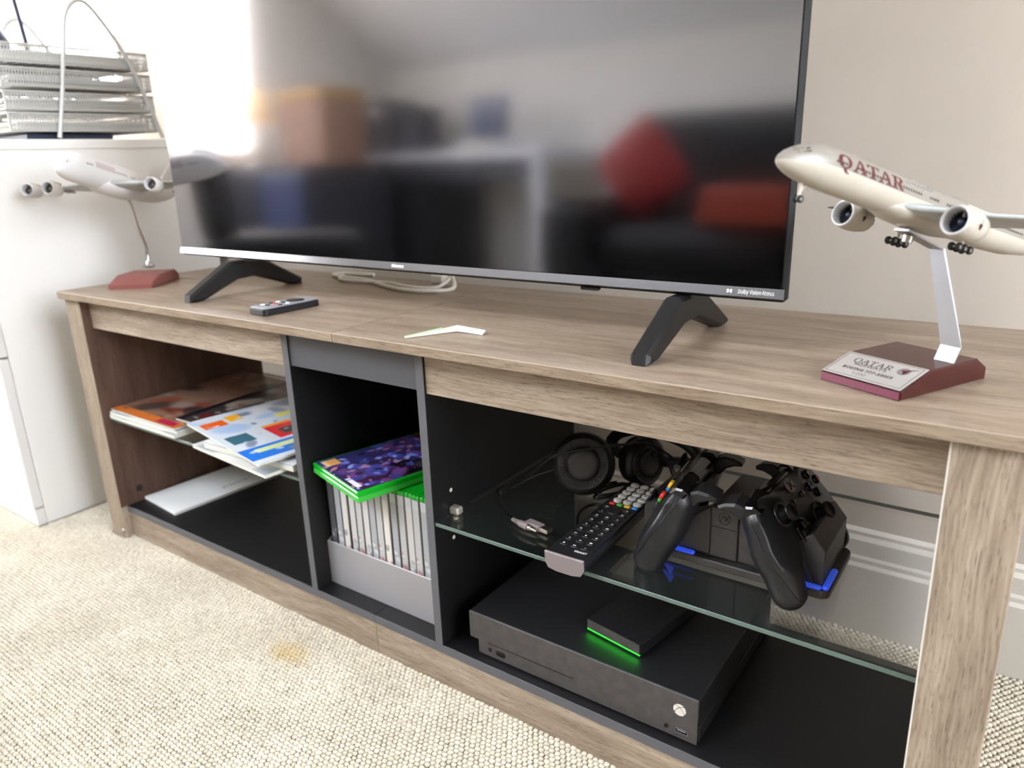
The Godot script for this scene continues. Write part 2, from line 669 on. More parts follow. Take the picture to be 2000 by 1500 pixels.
func gput(root: Node3D, called: String, st: SurfaceTool, m: Material) -> MeshInstance3D:
	return put(root, called, st, m, root.transform.affine_inverse())

# ------------------------------------------------------------------ setting
const XL := -2.0
const XR := 2.6
const ZB := -0.445
const ZF := 2.6
const SKY := Rect2(-0.75, 0.25, 1.3, 0.95)   # the roof window, along x and down the slope

# a wall box in the plane across axis k with one rectangular opening (u = other horizontal axis, v = height)
func wall_with_hole(st: SurfaceTool, k: int, at: float, thick: float, u0: float, u1: float, h: float, hole: Rect2) -> void:
	var box := func(ua: float, ub: float, va: float, vb: float) -> void:
		if ub - ua < 0.001 or vb - va < 0.001: return
		var a := Vector3(at, va, ua) if k == 0 else Vector3(ua, va, at)
		var b := Vector3(at + thick, vb, ub) if k == 0 else Vector3(ub, vb, at + thick)
		span(st, a, b)
	box.call(u0, hole.position.x, 0.0, h)
	box.call(hole.end.x, u1, 0.0, h)
	box.call(hole.position.x, hole.end.x, 0.0, hole.position.y)
	box.call(hole.position.x, hole.end.x, hole.end.y, h)

func window(n: int, k: int, at: float, hole: Rect2, label: String) -> void:
	var w := Node3D.new()
	w.name = "window_%d" % n
	add_child(w)
	w.set_meta("kind", "structure")
	tag(w, label, "window")
	w.position = Vector3(at, hole.position.y, hole.get_center().x) if k == 0 else Vector3(hole.get_center().x, hole.position.y, at)
	if k == 0: w.rotation.y = PI / 2
	var hw := hole.size.x / 2
	var h := hole.size.y
	var st := start()
	for s in [-1, 1]:
		bx(st, Vector3(s * (hw - 0.025), h / 2, 0), Vector3(0.05, h, 0.06), 0.004)
	bx(st, Vector3(0, 0.025, 0), Vector3(hw * 2 - 0.1, 0.05, 0.06), 0.004)
	bx(st, Vector3(0, h - 0.025, 0), Vector3(hw * 2 - 0.1, 0.05, 0.06), 0.004)
	bx(st, Vector3(0, h / 2, 0), Vector3(0.045, h - 0.1, 0.05), 0.004)
	put(w, "window_frame", st, M.trim_paint)
	for s in [-1, 1]:
		st = start()
		bx(st, Vector3(s * (hw - 0.04) / 2, h / 2, 0), Vector3(hw - 0.1, h - 0.1, 0.006))
		put(w, "pane", st, M.window_pane)

func room() -> void:
	var st := start()
	span(st, Vector3(XL - 0.2, -0.15, ZB - 0.2), Vector3(XR + 0.2, -0.003, ZF + 0.2))
	struct("floor", st, M.carpet_ground, "cream woven loop carpet covering the whole floor of the room")
	st = start()
	wall_with_hole(st, 2, ZB - 0.16, 0.16, XL - 0.16, XR + 0.16, 2.3, Rect2(-1.70, 0.80, 1.22, 1.05))
	struct("wall_back", st, M.wall_paint, "cream painted wall behind the television and the low cabinet")
	st = start()
	wall_with_hole(st, 0, XL - 0.16, 0.16, ZB, ZF, 2.3, Rect2(0.05, 0.78, 1.55, 1.1))
	struct("wall_left", st, M.white_paint, "white side wall with a broad window, mirrored in the television")
	st = start()
	wall_with_hole(st, 0, XR, 0.16, ZB, ZF, 2.3, Rect2(-0.25, 0.55, 1.1, 1.3))
	struct("wall_right", st, M.white_paint, "white side wall to the right of the low cabinet")
	st = start()
	span(st, Vector3(XL - 0.16, 0, ZF), Vector3(XR + 0.16, 2.3, ZF + 0.16))
	struct("wall_front", st, M.white_paint, "low white knee wall across the room behind the desk")
	st = start()
	span(st, Vector3(XL - 0.16, 2.3, ZB - 0.16), Vector3(XR + 0.16, 2.42, 1.0))
	# the slope with the opening of a roof window
	var tilt := Transform3D(Basis(Vector3.RIGHT, atan2(1.03, 1.6)), Vector3(0, 2.3, 1.0))
	var run := Vector2(1.6, 1.03).length()
	for q in [[XL - 0.16, XR + 0.16, 0.0, SKY.position.y], [XL - 0.16, XR + 0.16, SKY.end.y, run], [XL - 0.16, SKY.position.x, SKY.position.y, SKY.end.y], [SKY.end.x, XR + 0.16, SKY.position.y, SKY.end.y]]:
		bx(st, Vector3((q[0] + q[1]) / 2, 0.06, (q[2] + q[3]) / 2), Vector3(q[1] - q[0], 0.12, q[3] - q[2]), 0.0, tilt)
	bx(st, Vector3((XL + XR) / 2, 2.3, 1.0), Vector3(XR - XL + 0.32, 0.24, 0.1))
	struct("ceiling", st, M.ceiling_paint, "white ceiling that slopes down to the knee wall under the roof")
	window(1, 2, ZB - 0.08, Rect2(-1.70, 0.80, 1.22, 1.05), "bright overexposed window behind the wire letter trays")
	window(2, 0, XL - 0.08, Rect2(0.05, 0.78, 1.55, 1.1), "white bright window mirrored in the left of the television")
	window(3, 0, XR + 0.08, Rect2(-0.25, 0.55, 1.1, 1.3), "window in the side wall right of the low cabinet")
	var w := Node3D.new()
	w.name = "window_4"
	add_child(w)
	w.set_meta("kind", "structure")
	tag(w, "roof window in the sloping ceiling above the armchair", "window")
	w.transform = tilt * Transform3D(Basis(), Vector3(SKY.get_center().x, 0.08, SKY.get_center().y))
	st = start()
	for q in [-1, 1]:
		bx(st, Vector3(q * (SKY.size.x / 2 - 0.025), 0, 0), Vector3(0.05, 0.05, SKY.size.y), 0.004)
		bx(st, Vector3(0, 0, q * (SKY.size.y / 2 - 0.025)), Vector3(SKY.size.x - 0.1, 0.05, 0.05), 0.004)
	put(w, "window_frame", st, M.trim_paint)
	st = start()
	bx(st, Vector3(), Vector3(SKY.size.x - 0.1, 0.006, SKY.size.y - 0.1))
	put(w, "pane", st, M.window_pane)
	# skirting with two stepped mouldings
	st = start()
	var prof := PackedVector2Array([Vector2(0, 0), Vector2(0.017, 0), Vector2(0.017, 0.104), Vector2(0.0135, 0.109), Vector2(0.0135, 0.115), Vector2(0.011, 0.119), Vector2(0.011, 0.141), Vector2(0.0065, 0.147), Vector2(0.0065, 0.152), Vector2(0, 0.156)])
	prism(st, prof, XL, XR, 0.0, Transform3D(Basis(Vector3(0, 0, 1), Vector3(0, 1, 0), Vector3(-1, 0, 0)).orthonormalized(), Vector3(0, -0.004, ZB)))
	struct("baseboard_back", st, M.trim_paint, "cream stepped skirting board along the wall behind the low cabinet")
	st = start()
	span(st, Vector3(XL, -0.004, ZB + 0.017), Vector3(XL + 0.016, 0.15, ZF), 0.003)
	struct("baseboard_left", st, M.trim_paint, "cream skirting board under the wide window")

# ------------------------------------------------------------------ the low cabinet
func tv_stand() -> void:
	var o := thing("tv_stand", "long low grey-oak television cabinet with open black compartments", "tv stand", Transform3D(Basis(), Vector3(L / 2, 0, -D / 2)))
	var st: SurfaceTool
	for k in 2:
		st = start()
		var x0 := 0.0 if k == 0 else L / 2 + 0.0004
		span(st, Vector3(x0, H - T, -D), Vector3(x0 + L / 2 - 0.0004, H, 0), 0.0007, 0, Vector2(0.02 - x0 * 0.985, 0.362))
		gput(o, "top_board", st, M.oak)
	var lip := start()
	span(lip, Vector3(0.0008, H - 0.0012, -0.0006), Vector3(L - 0.0008, H - 0.0003, 0.0003))
	gput(o, "edge_band", lip, M.oak_edge)
	for k in 2:
		st = start()
		var x0 := 0.003 if k == 0 else L - PW
		var x1 := PW if k == 0 else L - 0.0005
		span(st, Vector3(x0, 0.0, -D + 0.002), Vector3(x1, H - T, -0.0097), 0.0009, 1, Vector2(0.1, 0.36 + 0.05 * k))
		var p := gput(o, "end_panel", st, M.oak_matt)
		if k == 0:
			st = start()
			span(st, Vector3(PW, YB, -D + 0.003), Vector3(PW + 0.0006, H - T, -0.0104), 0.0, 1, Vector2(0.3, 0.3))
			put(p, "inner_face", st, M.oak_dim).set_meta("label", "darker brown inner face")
			for q in [Vector3(PW + 0.0006, 0.405, -0.05), Vector3(PW + 0.0006, 0.088, -0.05), Vector3(PW + 0.0006, 0.36, -0.25)]:
				st = start()
				turned(st, [Vector2(0, 0), Vector2(0.006, 0), Vector2(0.006, 0.0008), Vector2(0, 0.0012)], 14, Transform3D(Basis(Vector3.FORWARD, PI / 2), q))
				put(p, "screw_cap", st, M.black_plastic)
			st = start()
			ball(st, Vector3(PW - 0.004, 0.016, -0.009), Vector3(0.0045, 0.0045, 0.004), 10)
			put(p, "floor_stud", st, M.nickel)
		else:
			# pale band along the post's inner front edge
			st = start()
			span(st, Vector3(L - PW - 0.0004, 0.001, -0.0105), Vector3(L - PW + 0.0009, H - T - 0.0005, -0.0094))
			put(p, "edge_band", st, M.outline_pale)
	for k in 2:
		st = start()
		var x0 := PW if k == 0 else D2 + DW
		var x1 := D1 if k == 0 else L - PW
		span(st, Vector3(x0, H - T - 0.0525, -0.0372), Vector3(x1, H - T, -0.0252), 0.0006, 0, Vector2(0.05 - x0 * 0.9, -0.30 - 0.06 * k))
		gput(o, "rail", st, M.oak_matt)
	st = start()
	span(st, Vector3(D1 + DW, H - T - 0.050, -0.034), Vector3(D2, H - T, -0.0245), 0.0006)
	gput(o, "centre_panel", st, M.panel_grey)
	for x in [D1, D2]:
		st = start()
		span(st, Vector3(x, YB, -D + 0.002), Vector3(x + DW, H - T, -0.0225), 0.0004)
		var p := gput(o, "divider", st, M.divider_black)
		st = start()
		span(st, Vector3(x, YB + 0.0002, -0.0225), Vector3(x + DW, H - T - 0.0003, -0.0219))
		put(p, "edge_band", st, M.edge_grey)
		if x == D2:
			for q in [Vector3(x + DW, 0.266, -0.057), Vector3(x + DW, 0.201, -0.057), Vector3(x + DW, 0.398, -0.057)]:
				st = start()
				turned(st, [Vector2(0, 0), Vector2(0.0026, 0), Vector2(0.0026, 0.0003), Vector2(0, 0.0004)], 12, Transform3D(Basis(Vector3.FORWARD, PI / 2), q))
				put(p, "pin_hole", st, M.outline_pale)
			shelf_clip(p, Vector3(x + DW, YS, -0.056))
	st = start()
	span(st, Vector3(D1 + DW, YB, -D + 0.003), Vector3(D2, H - T, -D + 0.009))
	gput(o, "back_panel", st, M.divider_black)
	for k in 2:
		st = start()
		var x0 := PW if k == 0 else L / 2 + 0.0004
		var x1 := L / 2 - 0.0004 if k == 0 else L - PW
		span(st, Vector3(x0, YB - 0.012, -0.291), Vector3(x1, YB, -0.0225), 0.0005)
		var p := gput(o, "bottom_board", st, M.board_black)
		st = start()
		span(st, Vector3(x0, YB - 0.0117, -0.0225), Vector3(x1, YB - 0.0003, -0.0218))
		put(p, "edge_band", st, M.edge_grey)
		st = start()
		span(st, Vector3(x0, 0.0, -0.036), Vector3(x1, YB - 0.012, -0.0235), 0.0005, 0, Vector2(0.03 - x0 * 0.8, 0.1 + 0.06 * k))
		gput(o, "plinth", st, M.oak_matt)
	# glass shelves rest on pins: things of their own
	glass_shelf(PW + 0.001, D1 - 0.001, "clear glass shelf under the magazines in the left compartment")
	glass_shelf(D2 + DW + 0.001, L - PW - 0.001, "clear greenish glass shelf carrying the game pads in the right compartment")

func shelf_clip(p: Node3D, at: Vector3) -> void:
	var st := start()
	bx(st, at + Vector3(0.0075, 0.0052, 0), Vector3(0.015, 0.0100, 0.012), 0.0022)
	turned(st, [Vector2(0, -0.003), Vector2(0.0035, -0.003), Vector2(0.0035, 0.0), Vector2(0.0, 0.0)], 12, Transform3D(Basis(), at + Vector3(0.006, -0.0045, 0)))
	put(p, "shelf_clip", st, M.clip_metal)

func glass_shelf(x0: float, x1: float, label: String) -> void:
	var o := thing("glass_shelf", label, "shelf", Transform3D(Basis(), Vector3((x0 + x1) / 2, YS - 0.005, -0.187)), "glass shelves")
	var st := start()
	span(st, Vector3(x0, YS - 0.005, -0.352), Vector3(x1, YS, -0.0245))
	gput(o, "pane", st, M.glass)
	st = start()
	span(st, Vector3(x0, YS - 0.0049, -0.0245), Vector3(x1, YS - 0.0001, -0.0236), 0.0004)
	gput(o, "front_edge", st, M.glass_edge)
	st = start()
	span(st, Vector3(x0, YS - 0.0049, -0.3529), Vector3(x1, YS - 0.0001, -0.352), 0.0004)
	gput(o, "rear_edge", st, M.glass_edge)

# ------------------------------------------------------------------ television
func television() -> void:
	var base := Transform3D(Basis(), Vector3(0.684, H, -0.146))
	var o := thing("television", "large flat black television on two splayed feet, mirroring the bright room", "television", base)
	# the panel leans back a little about its lower rim
	var hang := Transform3D(Basis(Vector3.BACK, -0.0032) * Basis(Vector3.RIGHT, -0.019), Vector3(0, 0.0532, 0.0135))
	var hw := 0.5025
	var ht := 0.565
	var st := start()
	bx(st, Vector3(0, ht / 2, -0.0085), Vector3(hw * 2, ht, 0.013), 0.003)
	var body := put(o, "casing", st, M.rubber, hang)
	st = start()
	bx(st, Vector3(0, 0.20, -0.034), Vector3(0.62, 0.30, 0.042), 0.012)
	put(body, "rear_housing", st, M.black_plastic)
	st = start()
	span(st, Vector3(-hw + 0.004, 0.0135, -0.002), Vector3(hw - 0.004, ht - 0.004, -0.0005))
	put(o, "screen", st, M.screen, hang)
	st = start()
	# bright strip with a slightly rounded face
	var pr := PackedVector2Array([Vector2(-0.003, 0.0030), Vector2(0.0022, 0.0032), Vector2(0.0026, 0.0040), Vector2(0.0000, 0.0130), Vector2(-0.003, 0.0134)])
	prism(st, pr, -hw + 0.001, hw - 0.001, 0.0, Transform3D(Basis(Vector3(0, 0, 1), Vector3(0, 1, 0), Vector3(-1, 0, 0)), Vector3()))
	var strip := put(o, "chin_strip", st, M.strip_silver, hang)
	letters(strip, "lettering", "Dolby Vision·Atmos", 0.0040, M.white_print, Transform3D(Basis(), Vector3(0.4755, 0.0085, 0.0014)) * Transform3D(Basis(Vector3.RIGHT, -0.28), Vector3()), "Droid Sans", 0.0001, 0.72)
	for s in [-1, 1]:
		st = start()
		var half := PackedVector2Array([Vector2(0, -0.0018), Vector2(0.0016 * s, -0.0018), Vector2(0.0022 * s, -0.0008), Vector2(0.0022 * s, 0.0008), Vector2(0.0016 * s, 0.0018), Vector2(0, 0.0018)])
		prism(st, half, 0.0, 0.0001, 0.0, Transform3D(Basis(), Vector3(0.4495 - s * 0.0026, 0.0085, 0.0014)) * Transform3D(Basis(Vector3.RIGHT, -0.28), Vector3()))
		put(strip, "emblem", st, M.white_print)
	letters(strip, "lettering", "Hisense", 0.0042, M.white_print, Transform3D(Basis(), Vector3(0.004, 0.0085, 0.0014)) * Transform3D(Basis(Vector3.RIGHT, -0.28), Vector3()), "Droid Sans", 0.0001, 1.0, true)
	st = start()
	bx(st, Vector3(0.29, -0.0015, -0.006), Vector3(0.022, 0.0035, 0.008), 0.001)
	put(body, "sensor", st, M.black_plastic)
	for x in [-0.349, 0.3985]:
		st = start()
		var poly := PackedVector2Array([Vector2(0.108, 0), Vector2(0.084, 0), Vector2(0.020, 0.0235), Vector2(-0.012, 0.0245), Vector2(-0.082, 0), Vector2(-0.103, 0), Vector2(-0.104, 0.008), Vector2(-0.030, 0.051), Vector2(0.032, 0.0515), Vector2(0.040, 0.047), Vector2(0.106, 0.011)])
		prism(st, poly, -0.0105, 0.0105, 0.0035, Transform3D(Basis(Vector3(0, 0, 1), Vector3(0, 1, 0), Vector3(-1, 0, 0)), Vector3(x, 0.0004, 0)))
		var foot := put(o, "foot", st, M.black_plastic)
		for z in [0.096, -0.092]:
			st = start()
			bx(st, Vector3(x, 0.0005, z), Vector3(0.014, 0.001, 0.012))
			put(foot, "rubber_pad", st, M.rubber)

# ------------------------------------------------------------------ model airliners
# local frame of a model: x to starboard, y up, z towards the tail, the nose at 0; metres
func ring(z: float, rx: float, ry: float, yc: float, n := 40) -> PackedVector3Array:
	var p := PackedVector3Array()
	for k in n:
		var a := -TAU * k / n
		p.append(Vector3(rx * cos(a), yc + ry * sin(a), z))
	return p

func aerofoil(le: Vector3, chord: float, thick: float, vertical := false) -> PackedVector3Array:
	var p := PackedVector3Array()
	var xs := [0.0, 0.05, 0.18, 0.4, 0.7, 1.0]
	var ts := [0.0, 0.55, 0.95, 1.0, 0.55, 0.04]
	for k in 6:
		var off: float = ts[k] * thick * 0.62
		p.append(le + Vector3(0, off, xs[k] * chord) if not vertical else le + Vector3(off, 0, xs[k] * chord))
	for k in [5, 4, 3, 2, 1]:
		var off: float = -ts[k] * thick * 0.38
		p.append(le + Vector3(0, off, xs[k] * chord) if not vertical else le + Vector3(off * 1.6, 0, xs[k] * chord))
	return p

func blade(parent: Node, called: String, secs: Array, m: Material, xf: Transform3D, vertical := false) -> MeshInstance3D:
	var rings := []
	for s in secs: rings.append(aerofoil(s[0], s[1], s[2], vertical))
	var st := start()
	# skin that is shut whichever way the sections run
	var flip: bool = (secs[1][0].x > secs[0][0].x) if not vertical else secs[1][0].y < secs[0][0].y
	if flip:
		for r in rings: r.reverse()
	loft(st, rings, true, true, 0)
	return put(parent, called, st, m, xf)

func engine(parent: Node, at: Vector3, r: float, len: float, xf: Transform3D, m: Material, emblem: bool) -> void:
	var back := Transform3D(Basis(Vector3.RIGHT, PI / 2), at)   # +y of the lathe runs towards the tail
	var st := start()
	lathe(st, [Vector2(r * 0.99, 0.0), Vector2(r * 1.06, len * 0.06), Vector2(r * 1.12, len * 0.2), Vector2(r * 1.13, len * 0.38), Vector2(r * 1.05, len * 0.6), Vector2(r * 0.88, len * 0.8), Vector2(r * 0.84, len * 0.8)], 36, back)
	lathe(st, [Vector2(r * 0.84, len * 0.8), Vector2(r * 0.60, len * 0.74), Vector2(r * 0.56, len * 0.92), Vector2(r * 0.40, len)], 24, back, 2)
	lathe(st, [Vector2(r * 0.40, len), Vector2(r * 0.30, len * 0.97), Vector2(r * 0.12, len * 1.12), Vector2(0, len * 1.15)], 20, back, 3)
	var e := put(parent, "engine", st, m, xf)
	st = start()
	lathe(st, [Vector2(r * 0.80, len * 0.30), Vector2(r * 0.80, len * 0.10), Vector2(r * 0.85, len * 0.01), Vector2(r * 0.92, -len * 0.018), Vector2(r * 0.99, 0.0), Vector2(r * 1.03, len * 0.03)], 36, back)
	put(e, "intake_lip", st, M.intake_white)
	st = start()
	lathe(st, [Vector2(0.0, len * 0.30), Vector2(r * 0.80, len * 0.30)], 30, back)
	var fan_look: Material = M.fan_blade if emblem else M.plane_grey
	put(e, "intake_wall", st, M.fan_dark if emblem else M.plane_grey)
	st = start()
	lathe(st, [Vector2(r * 0.24, len * 0.27), Vector2(r * 0.16, len * 0.18), Vector2(0, len * 0.13)].duplicate(), 14, back * Transform3D(Basis(), Vector3()))
	for k in 20:
		var q := back * Transform3D(Basis(Vector3.UP, TAU * k / 20), Vector3())
		st.set_smooth_group(-1)
		var a := q * Vector3(r * 0.20, len * 0.22, -r * 0.03)
		var b := q * Vector3(r * 0.79, len * 0.19, -r * 0.09)
		var c := q * Vector3(r * 0.79, len * 0.27, r * 0.09)
		var d := q * Vector3(r * 0.20, len * 0.26, r * 0.03)
		tri(st, a, b, c); tri(st, a, c, d); tri(st, a, c, b); tri(st, a, d, c)
	put(e, "fan", st, fan_look)
	if emblem:
		# horned animal head on the outboard side of the cowling, flat print that follows the cowl
		for side in [-1, 1]:
			st = start()
			st.set_smooth_group(-1)
			var rr := r * 1.145
			var lay := func(u: float, v: float) -> Vector3:
				var ang := v / rr
				return at + Vector3(side * rr * cos(ang), rr * sin(ang) , len * 0.36 + u)
			var pts := [Vector2(-0.12, -0.30), Vector2(0.08, -0.36), Vector2(0.20, -0.05), Vector2(0.02, 0.12), Vector2(-0.14, 0.0)]
			var horns := [[Vector2(0.0, 0.10), Vector2(0.10, 0.42), Vector2(0.04, 0.42)], [Vector2(0.10, 0.02), Vector2(0.26, 0.34), Vector2(0.20, 0.36)], [Vector2(-0.12, 0.0), Vector2(-0.30, -0.10), Vector2(-0.14, -0.10)]]
			var tris := [[pts[0], pts[1], pts[2]], [pts[0], pts[2], pts[3]], [pts[0], pts[3], pts[4]]] + horns
			for t in tris:
				var a = lay.call(t[0].x * r, t[0].y * r)
				var b = lay.call(t[1].x * r, t[1].y * r)
				var c = lay.call(t[2].x * r, t[2].y * r)
				tri(st, a, b, c); tri(st, a, c, b)
			put(e, "emblem", st, M.burgundy)

func bogie(parent: Node, called: String, at: Vector3, top: float, rows: int, wr: float, gauge: float, xf: Transform3D, pitch := 0.0) -> void:
	var st := start()
	tube(st, [Vector3(at.x, top, at.z), Vector3(at.x, at.y, at.z)], 0.0011, 8)
	tube(st, [Vector3(at.x, top, at.z + 0.006), Vector3(at.x, lerpf(at.y, top, 0.4), at.z)], 0.0007, 6)
	bx(st, Vector3(at.x, at.y, at.z), Vector3(0.0012, 0.0012, 0.0035 + wr * 2.1 * (rows - 1)), 0.0003)
	var g := put(parent, called, st, M.plane_white, xf)
	for i in rows:
		for s in [-1, 1]:
			st = start()
			var z := at.z + (i - (rows - 1) / 2.0) * wr * 2.15
			var w := Transform3D(Basis(Vector3.BACK, PI / 2), Vector3(at.x + s * gauge, at.y + pitch * (i - (rows - 1) / 2.0), z))
			lathe(st, [Vector2(wr * 0.45, -wr * 0.42), Vector2(wr * 0.85, -wr * 0.45), Vector2(wr, -wr * 0.2), Vector2(wr, wr * 0.2), Vector2(wr * 0.85, wr * 0.45), Vector2(wr * 0.45, wr * 0.42)], 20, w)
			put(g, "wheel", st, M.rubber)
			st = start()
			turned(st, [Vector2(0, -wr * 0.36), Vector2(wr * 0.42, -wr * 0.38), Vector2(wr * 0.42, wr * 0.38), Vector2(0, wr * 0.36)], 12, w)
			put(g, "hub", st, M.hub_grey)

func plinth_block(o: Node3D, m: Material, edge: Material) -> MeshInstance3D:
	# wedge fronted base: side profile (z forward, y up) drawn across the width
	var st := start()
	var prof := PackedVector2Array([Vector2(0.0555, 0), Vector2(0.0555, 0.0075), Vector2(0.0195, 0.0195), Vector2(-0.041, 0.0195), Vector2(-0.0545, 0.0105), Vector2(-0.0545, 0)])
	prism(st, prof, -0.038, 0.038, 0.0012, Transform3D(Basis(Vector3(0, 0, 1), Vector3(0, 1, 0), Vector3(-1, 0, 0)), Vector3()))
	var b := put(o, "base", st, m)
	st = start()
	bx(st, Vector3(0, 0.004, 0.0556), Vector3(0.0735, 0.0062, 0.0004))
	put(b, "front_edge", st, edge)
	return b

func airliner_right() -> void:
	var th := -0.4645
	var root := Transform3D(Basis(Vector3.UP, th), Vector3(1.2709 + 0.0555 * 0.447, H, -0.057 - 0.0555 * 0.894))
	var o := thing("model_airliner", "white twin-engined model airliner with dark red lettering on a red wooden stand", "model aircraft", root)
	var base := plinth_block(o, M.mahogany, M.mahogany_edge)
	var tilt := facing(Vector3(0, 0.01385, 0.0378), Vector3.RIGHT, Vector3(0, 0.036, 0.012))
	var st := start()
	prism(st, round_poly(0.0368, 0.0178, 0.0004, 2), 0.0, 0.0006, 0.0002, tilt)
	var plaque := put(base, "plaque", st, M.plaque)
	plaque.set_meta("label", "silver plaque with printed lettering")
	var on := func(x: float, y: float) -> Transform3D: return tilt * Transform3D(Basis(), Vector3(x, y, 0.00065))
	st = start()
	for s in [-1, 1]:
		bx(st, Vector3(0, s * 0.0160, 0.0006), Vector3(0.0692, 0.0004, 0.0002), 0.0, tilt)
		bx(st, Vector3(s * 0.0346, 0, 0.0006), Vector3(0.0004, 0.0322, 0.0002), 0.0, tilt)
	put(base, "plaque_border", st, M.plaque_print)
	letters(base, "lettering", "QATAR", 0.0066, M.plaque_print, on.call(-0.006, 0.0072), "Droid Serif", 0.0001, 1.15)
	letters(base, "lettering", "AIRWAYS", 0.0019, M.plaque_print, on.call(-0.004, 0.0018), "Droid Sans", 0.0001, 1.5)
	letters(base, "lettering", "BOEING 777-300ER", 0.0031, M.plaque_print, on.call(-0.002, -0.0052), "Droid Sans", 0.0001, 1.1, true)
	letters(base, "lettering", "1:200", 0.0026, M.grey_print, on.call(-0.006, -0.0110), "Droid Sans", 0.0001, 1.1)
	st = start()
	prism(st, disc(0.0052, 24), 0.0, 0.0001, 0.0, on.call(0.0225, 0.0068))
	put(base, "emblem", st, M.grey_print)
	st = start()
	prism(st, PackedVector2Array([Vector2(-0.003, 0.001), Vector2(0.0005, 0.0022), Vector2(0.0098, 0.0068), Vector2(0.0028, 0.0016), Vector2(0.0036, -0.001), Vector2(0.0015, -0.0048), Vector2(0.0, -0.0012)]), 0.0001, 0.00022, 0.0, on.call(0.0225, 0.0068))
	put(base, "emblem", st, M.burgundy)
	# the aircraft's own frame, in the frame of the stand
	var plane := root.affine_inverse() * Transform3D(Basis(Vector3(-0.8873, 0.0065, -0.4611), Vector3(0.1361, 0.9591, -0.2483), Vector3(0.4406, -0.2831, -0.8519)).orthonormalized(), Vector3(1.2248, 0.6544, 0.0441))
	var foot := root.affine_inverse() * Vector3(1.3255, H + 0.0195, -0.1055)
	var knee := foot + Vector3(0.0015, 0.0125, -0.004)
	var crook := plane * Vector3(0.0, -0.0262, 0.198)
	var tip := plane * Vector3(0.0, -0.0215, 0.148)
	st = start()
	st.set_smooth_group(-1)
	var path := [foot, knee, crook, tip]
	var wid := [0.0085, 0.0085, 0.0062, 0.0062]
	var rings := []
	for k in 4:
		var t: Vector3 = ((path[mini(k + 1, 3)] - path[k]).normalized() + (path[k] - path[maxi(k - 1, 0)]).normalized()).normalized()
		var s := Vector3.RIGHT
		var n := t.cross(s).normalized() * 0.0009
		s = s * wid[k]
		rings.append(PackedVector3Array([path[k] + s + n, path[k] + s - n, path[k] - s - n, path[k] - s + n]))
	loft(st, rings, true, true, -1)
	put(o, "strut", st, M.steel)
	st = start()
	turned(st, [Vector2(0, 0), Vector2(0.0042, 0), Vector2(0.0042, 0.005), Vector2(0.003, 0.006), Vector2(0, 0.006)], 20, Transform3D(plane.basis, plane * Vector3(0.0, -0.0292, 0.158)))
	put(o, "thumb_screw", st, M.nickel)
	aircraft(o, plane, {"k": 0.005, "r": 3.1, "ry": 3.1, "len": 73.9, "wing": [[Vector3(2.6, -1.7, 24.0), 15.5, 1.9], [Vector3(9.6, -1.05, 31.0), 9.2, 1.1], [Vector3(26, 1.2, 43.2), 4.4, 0.5], [Vector3(32.4, 2.3, 49.5), 1.5, 0.25]],
		"engines": [Vector3(9.6, -2.75, 27.0)], "er": 2.2, "el": 7.2, "two_tone": true, "emblem": true})
	# lettering wraps round the port side of the hull
	var k := 0.005
	var r := 3.1 * k + 0.00008
	var wrap := func(z0: float, a0: float) -> Callable:
		return func(p: Vector3) -> Vector3:
			var a := a0 + p.y / r
			return Vector3(-(r + p.z) * cos(a), (r + p.z) * sin(a), z0 + p.x)
	var hull: Node = o.get_node("fuselage")
	letters(hull, "lettering", "QATAR", 0.0098, M.burgundy, Transform3D(), "Droid Serif", 0.00012, 1.50, true, wrap.call(15.7 * k, 0.36), 0.0022)
	# flowing script further aft, as strokes
	var script := [[Vector2(-4.2, 0), Vector2(-3.2, -0.2), Vector2(-2.4, 0.25), Vector2(-2.0, 0.0)], [Vector2(-2.0, 0), Vector2(-0.6, -0.1), Vector2(-0.4, 0.5)], [Vector2(-0.4, 0), Vector2(0.8, -0.1), Vector2(1.0, 0.4), Vector2(1.3, 0.0), Vector2(2.3, 0)], [Vector2(2.3, 0), Vector2(2.5, 0.9)], [Vector2(3.0, 0), Vector2(3.0, 1.0)], [Vector2(3.0, 0), Vector2(3.6, 0.1), Vector2(3.9, 1.0)], [Vector2(-3.0, 0.7), Vector2(-2.7, 0.8)], [Vector2(0.2, -0.5), Vector2(0.5, -0.5)], [Vector2(-1.2, 0.6), Vector2(-0.9, 0.7)]]
	var st2 := start()
	var wr: Callable = wrap.call(27.5 * k, 0.62)
	for line in script:
		var pts := []
		for q in line: pts.append(wr.call(Vector3(q.x * k * 0.85, q.y * k, 0.0)))
		tube(st2, pts, 0.00028, 5)
	put(hull, "lettering", st2, M.grey_print)

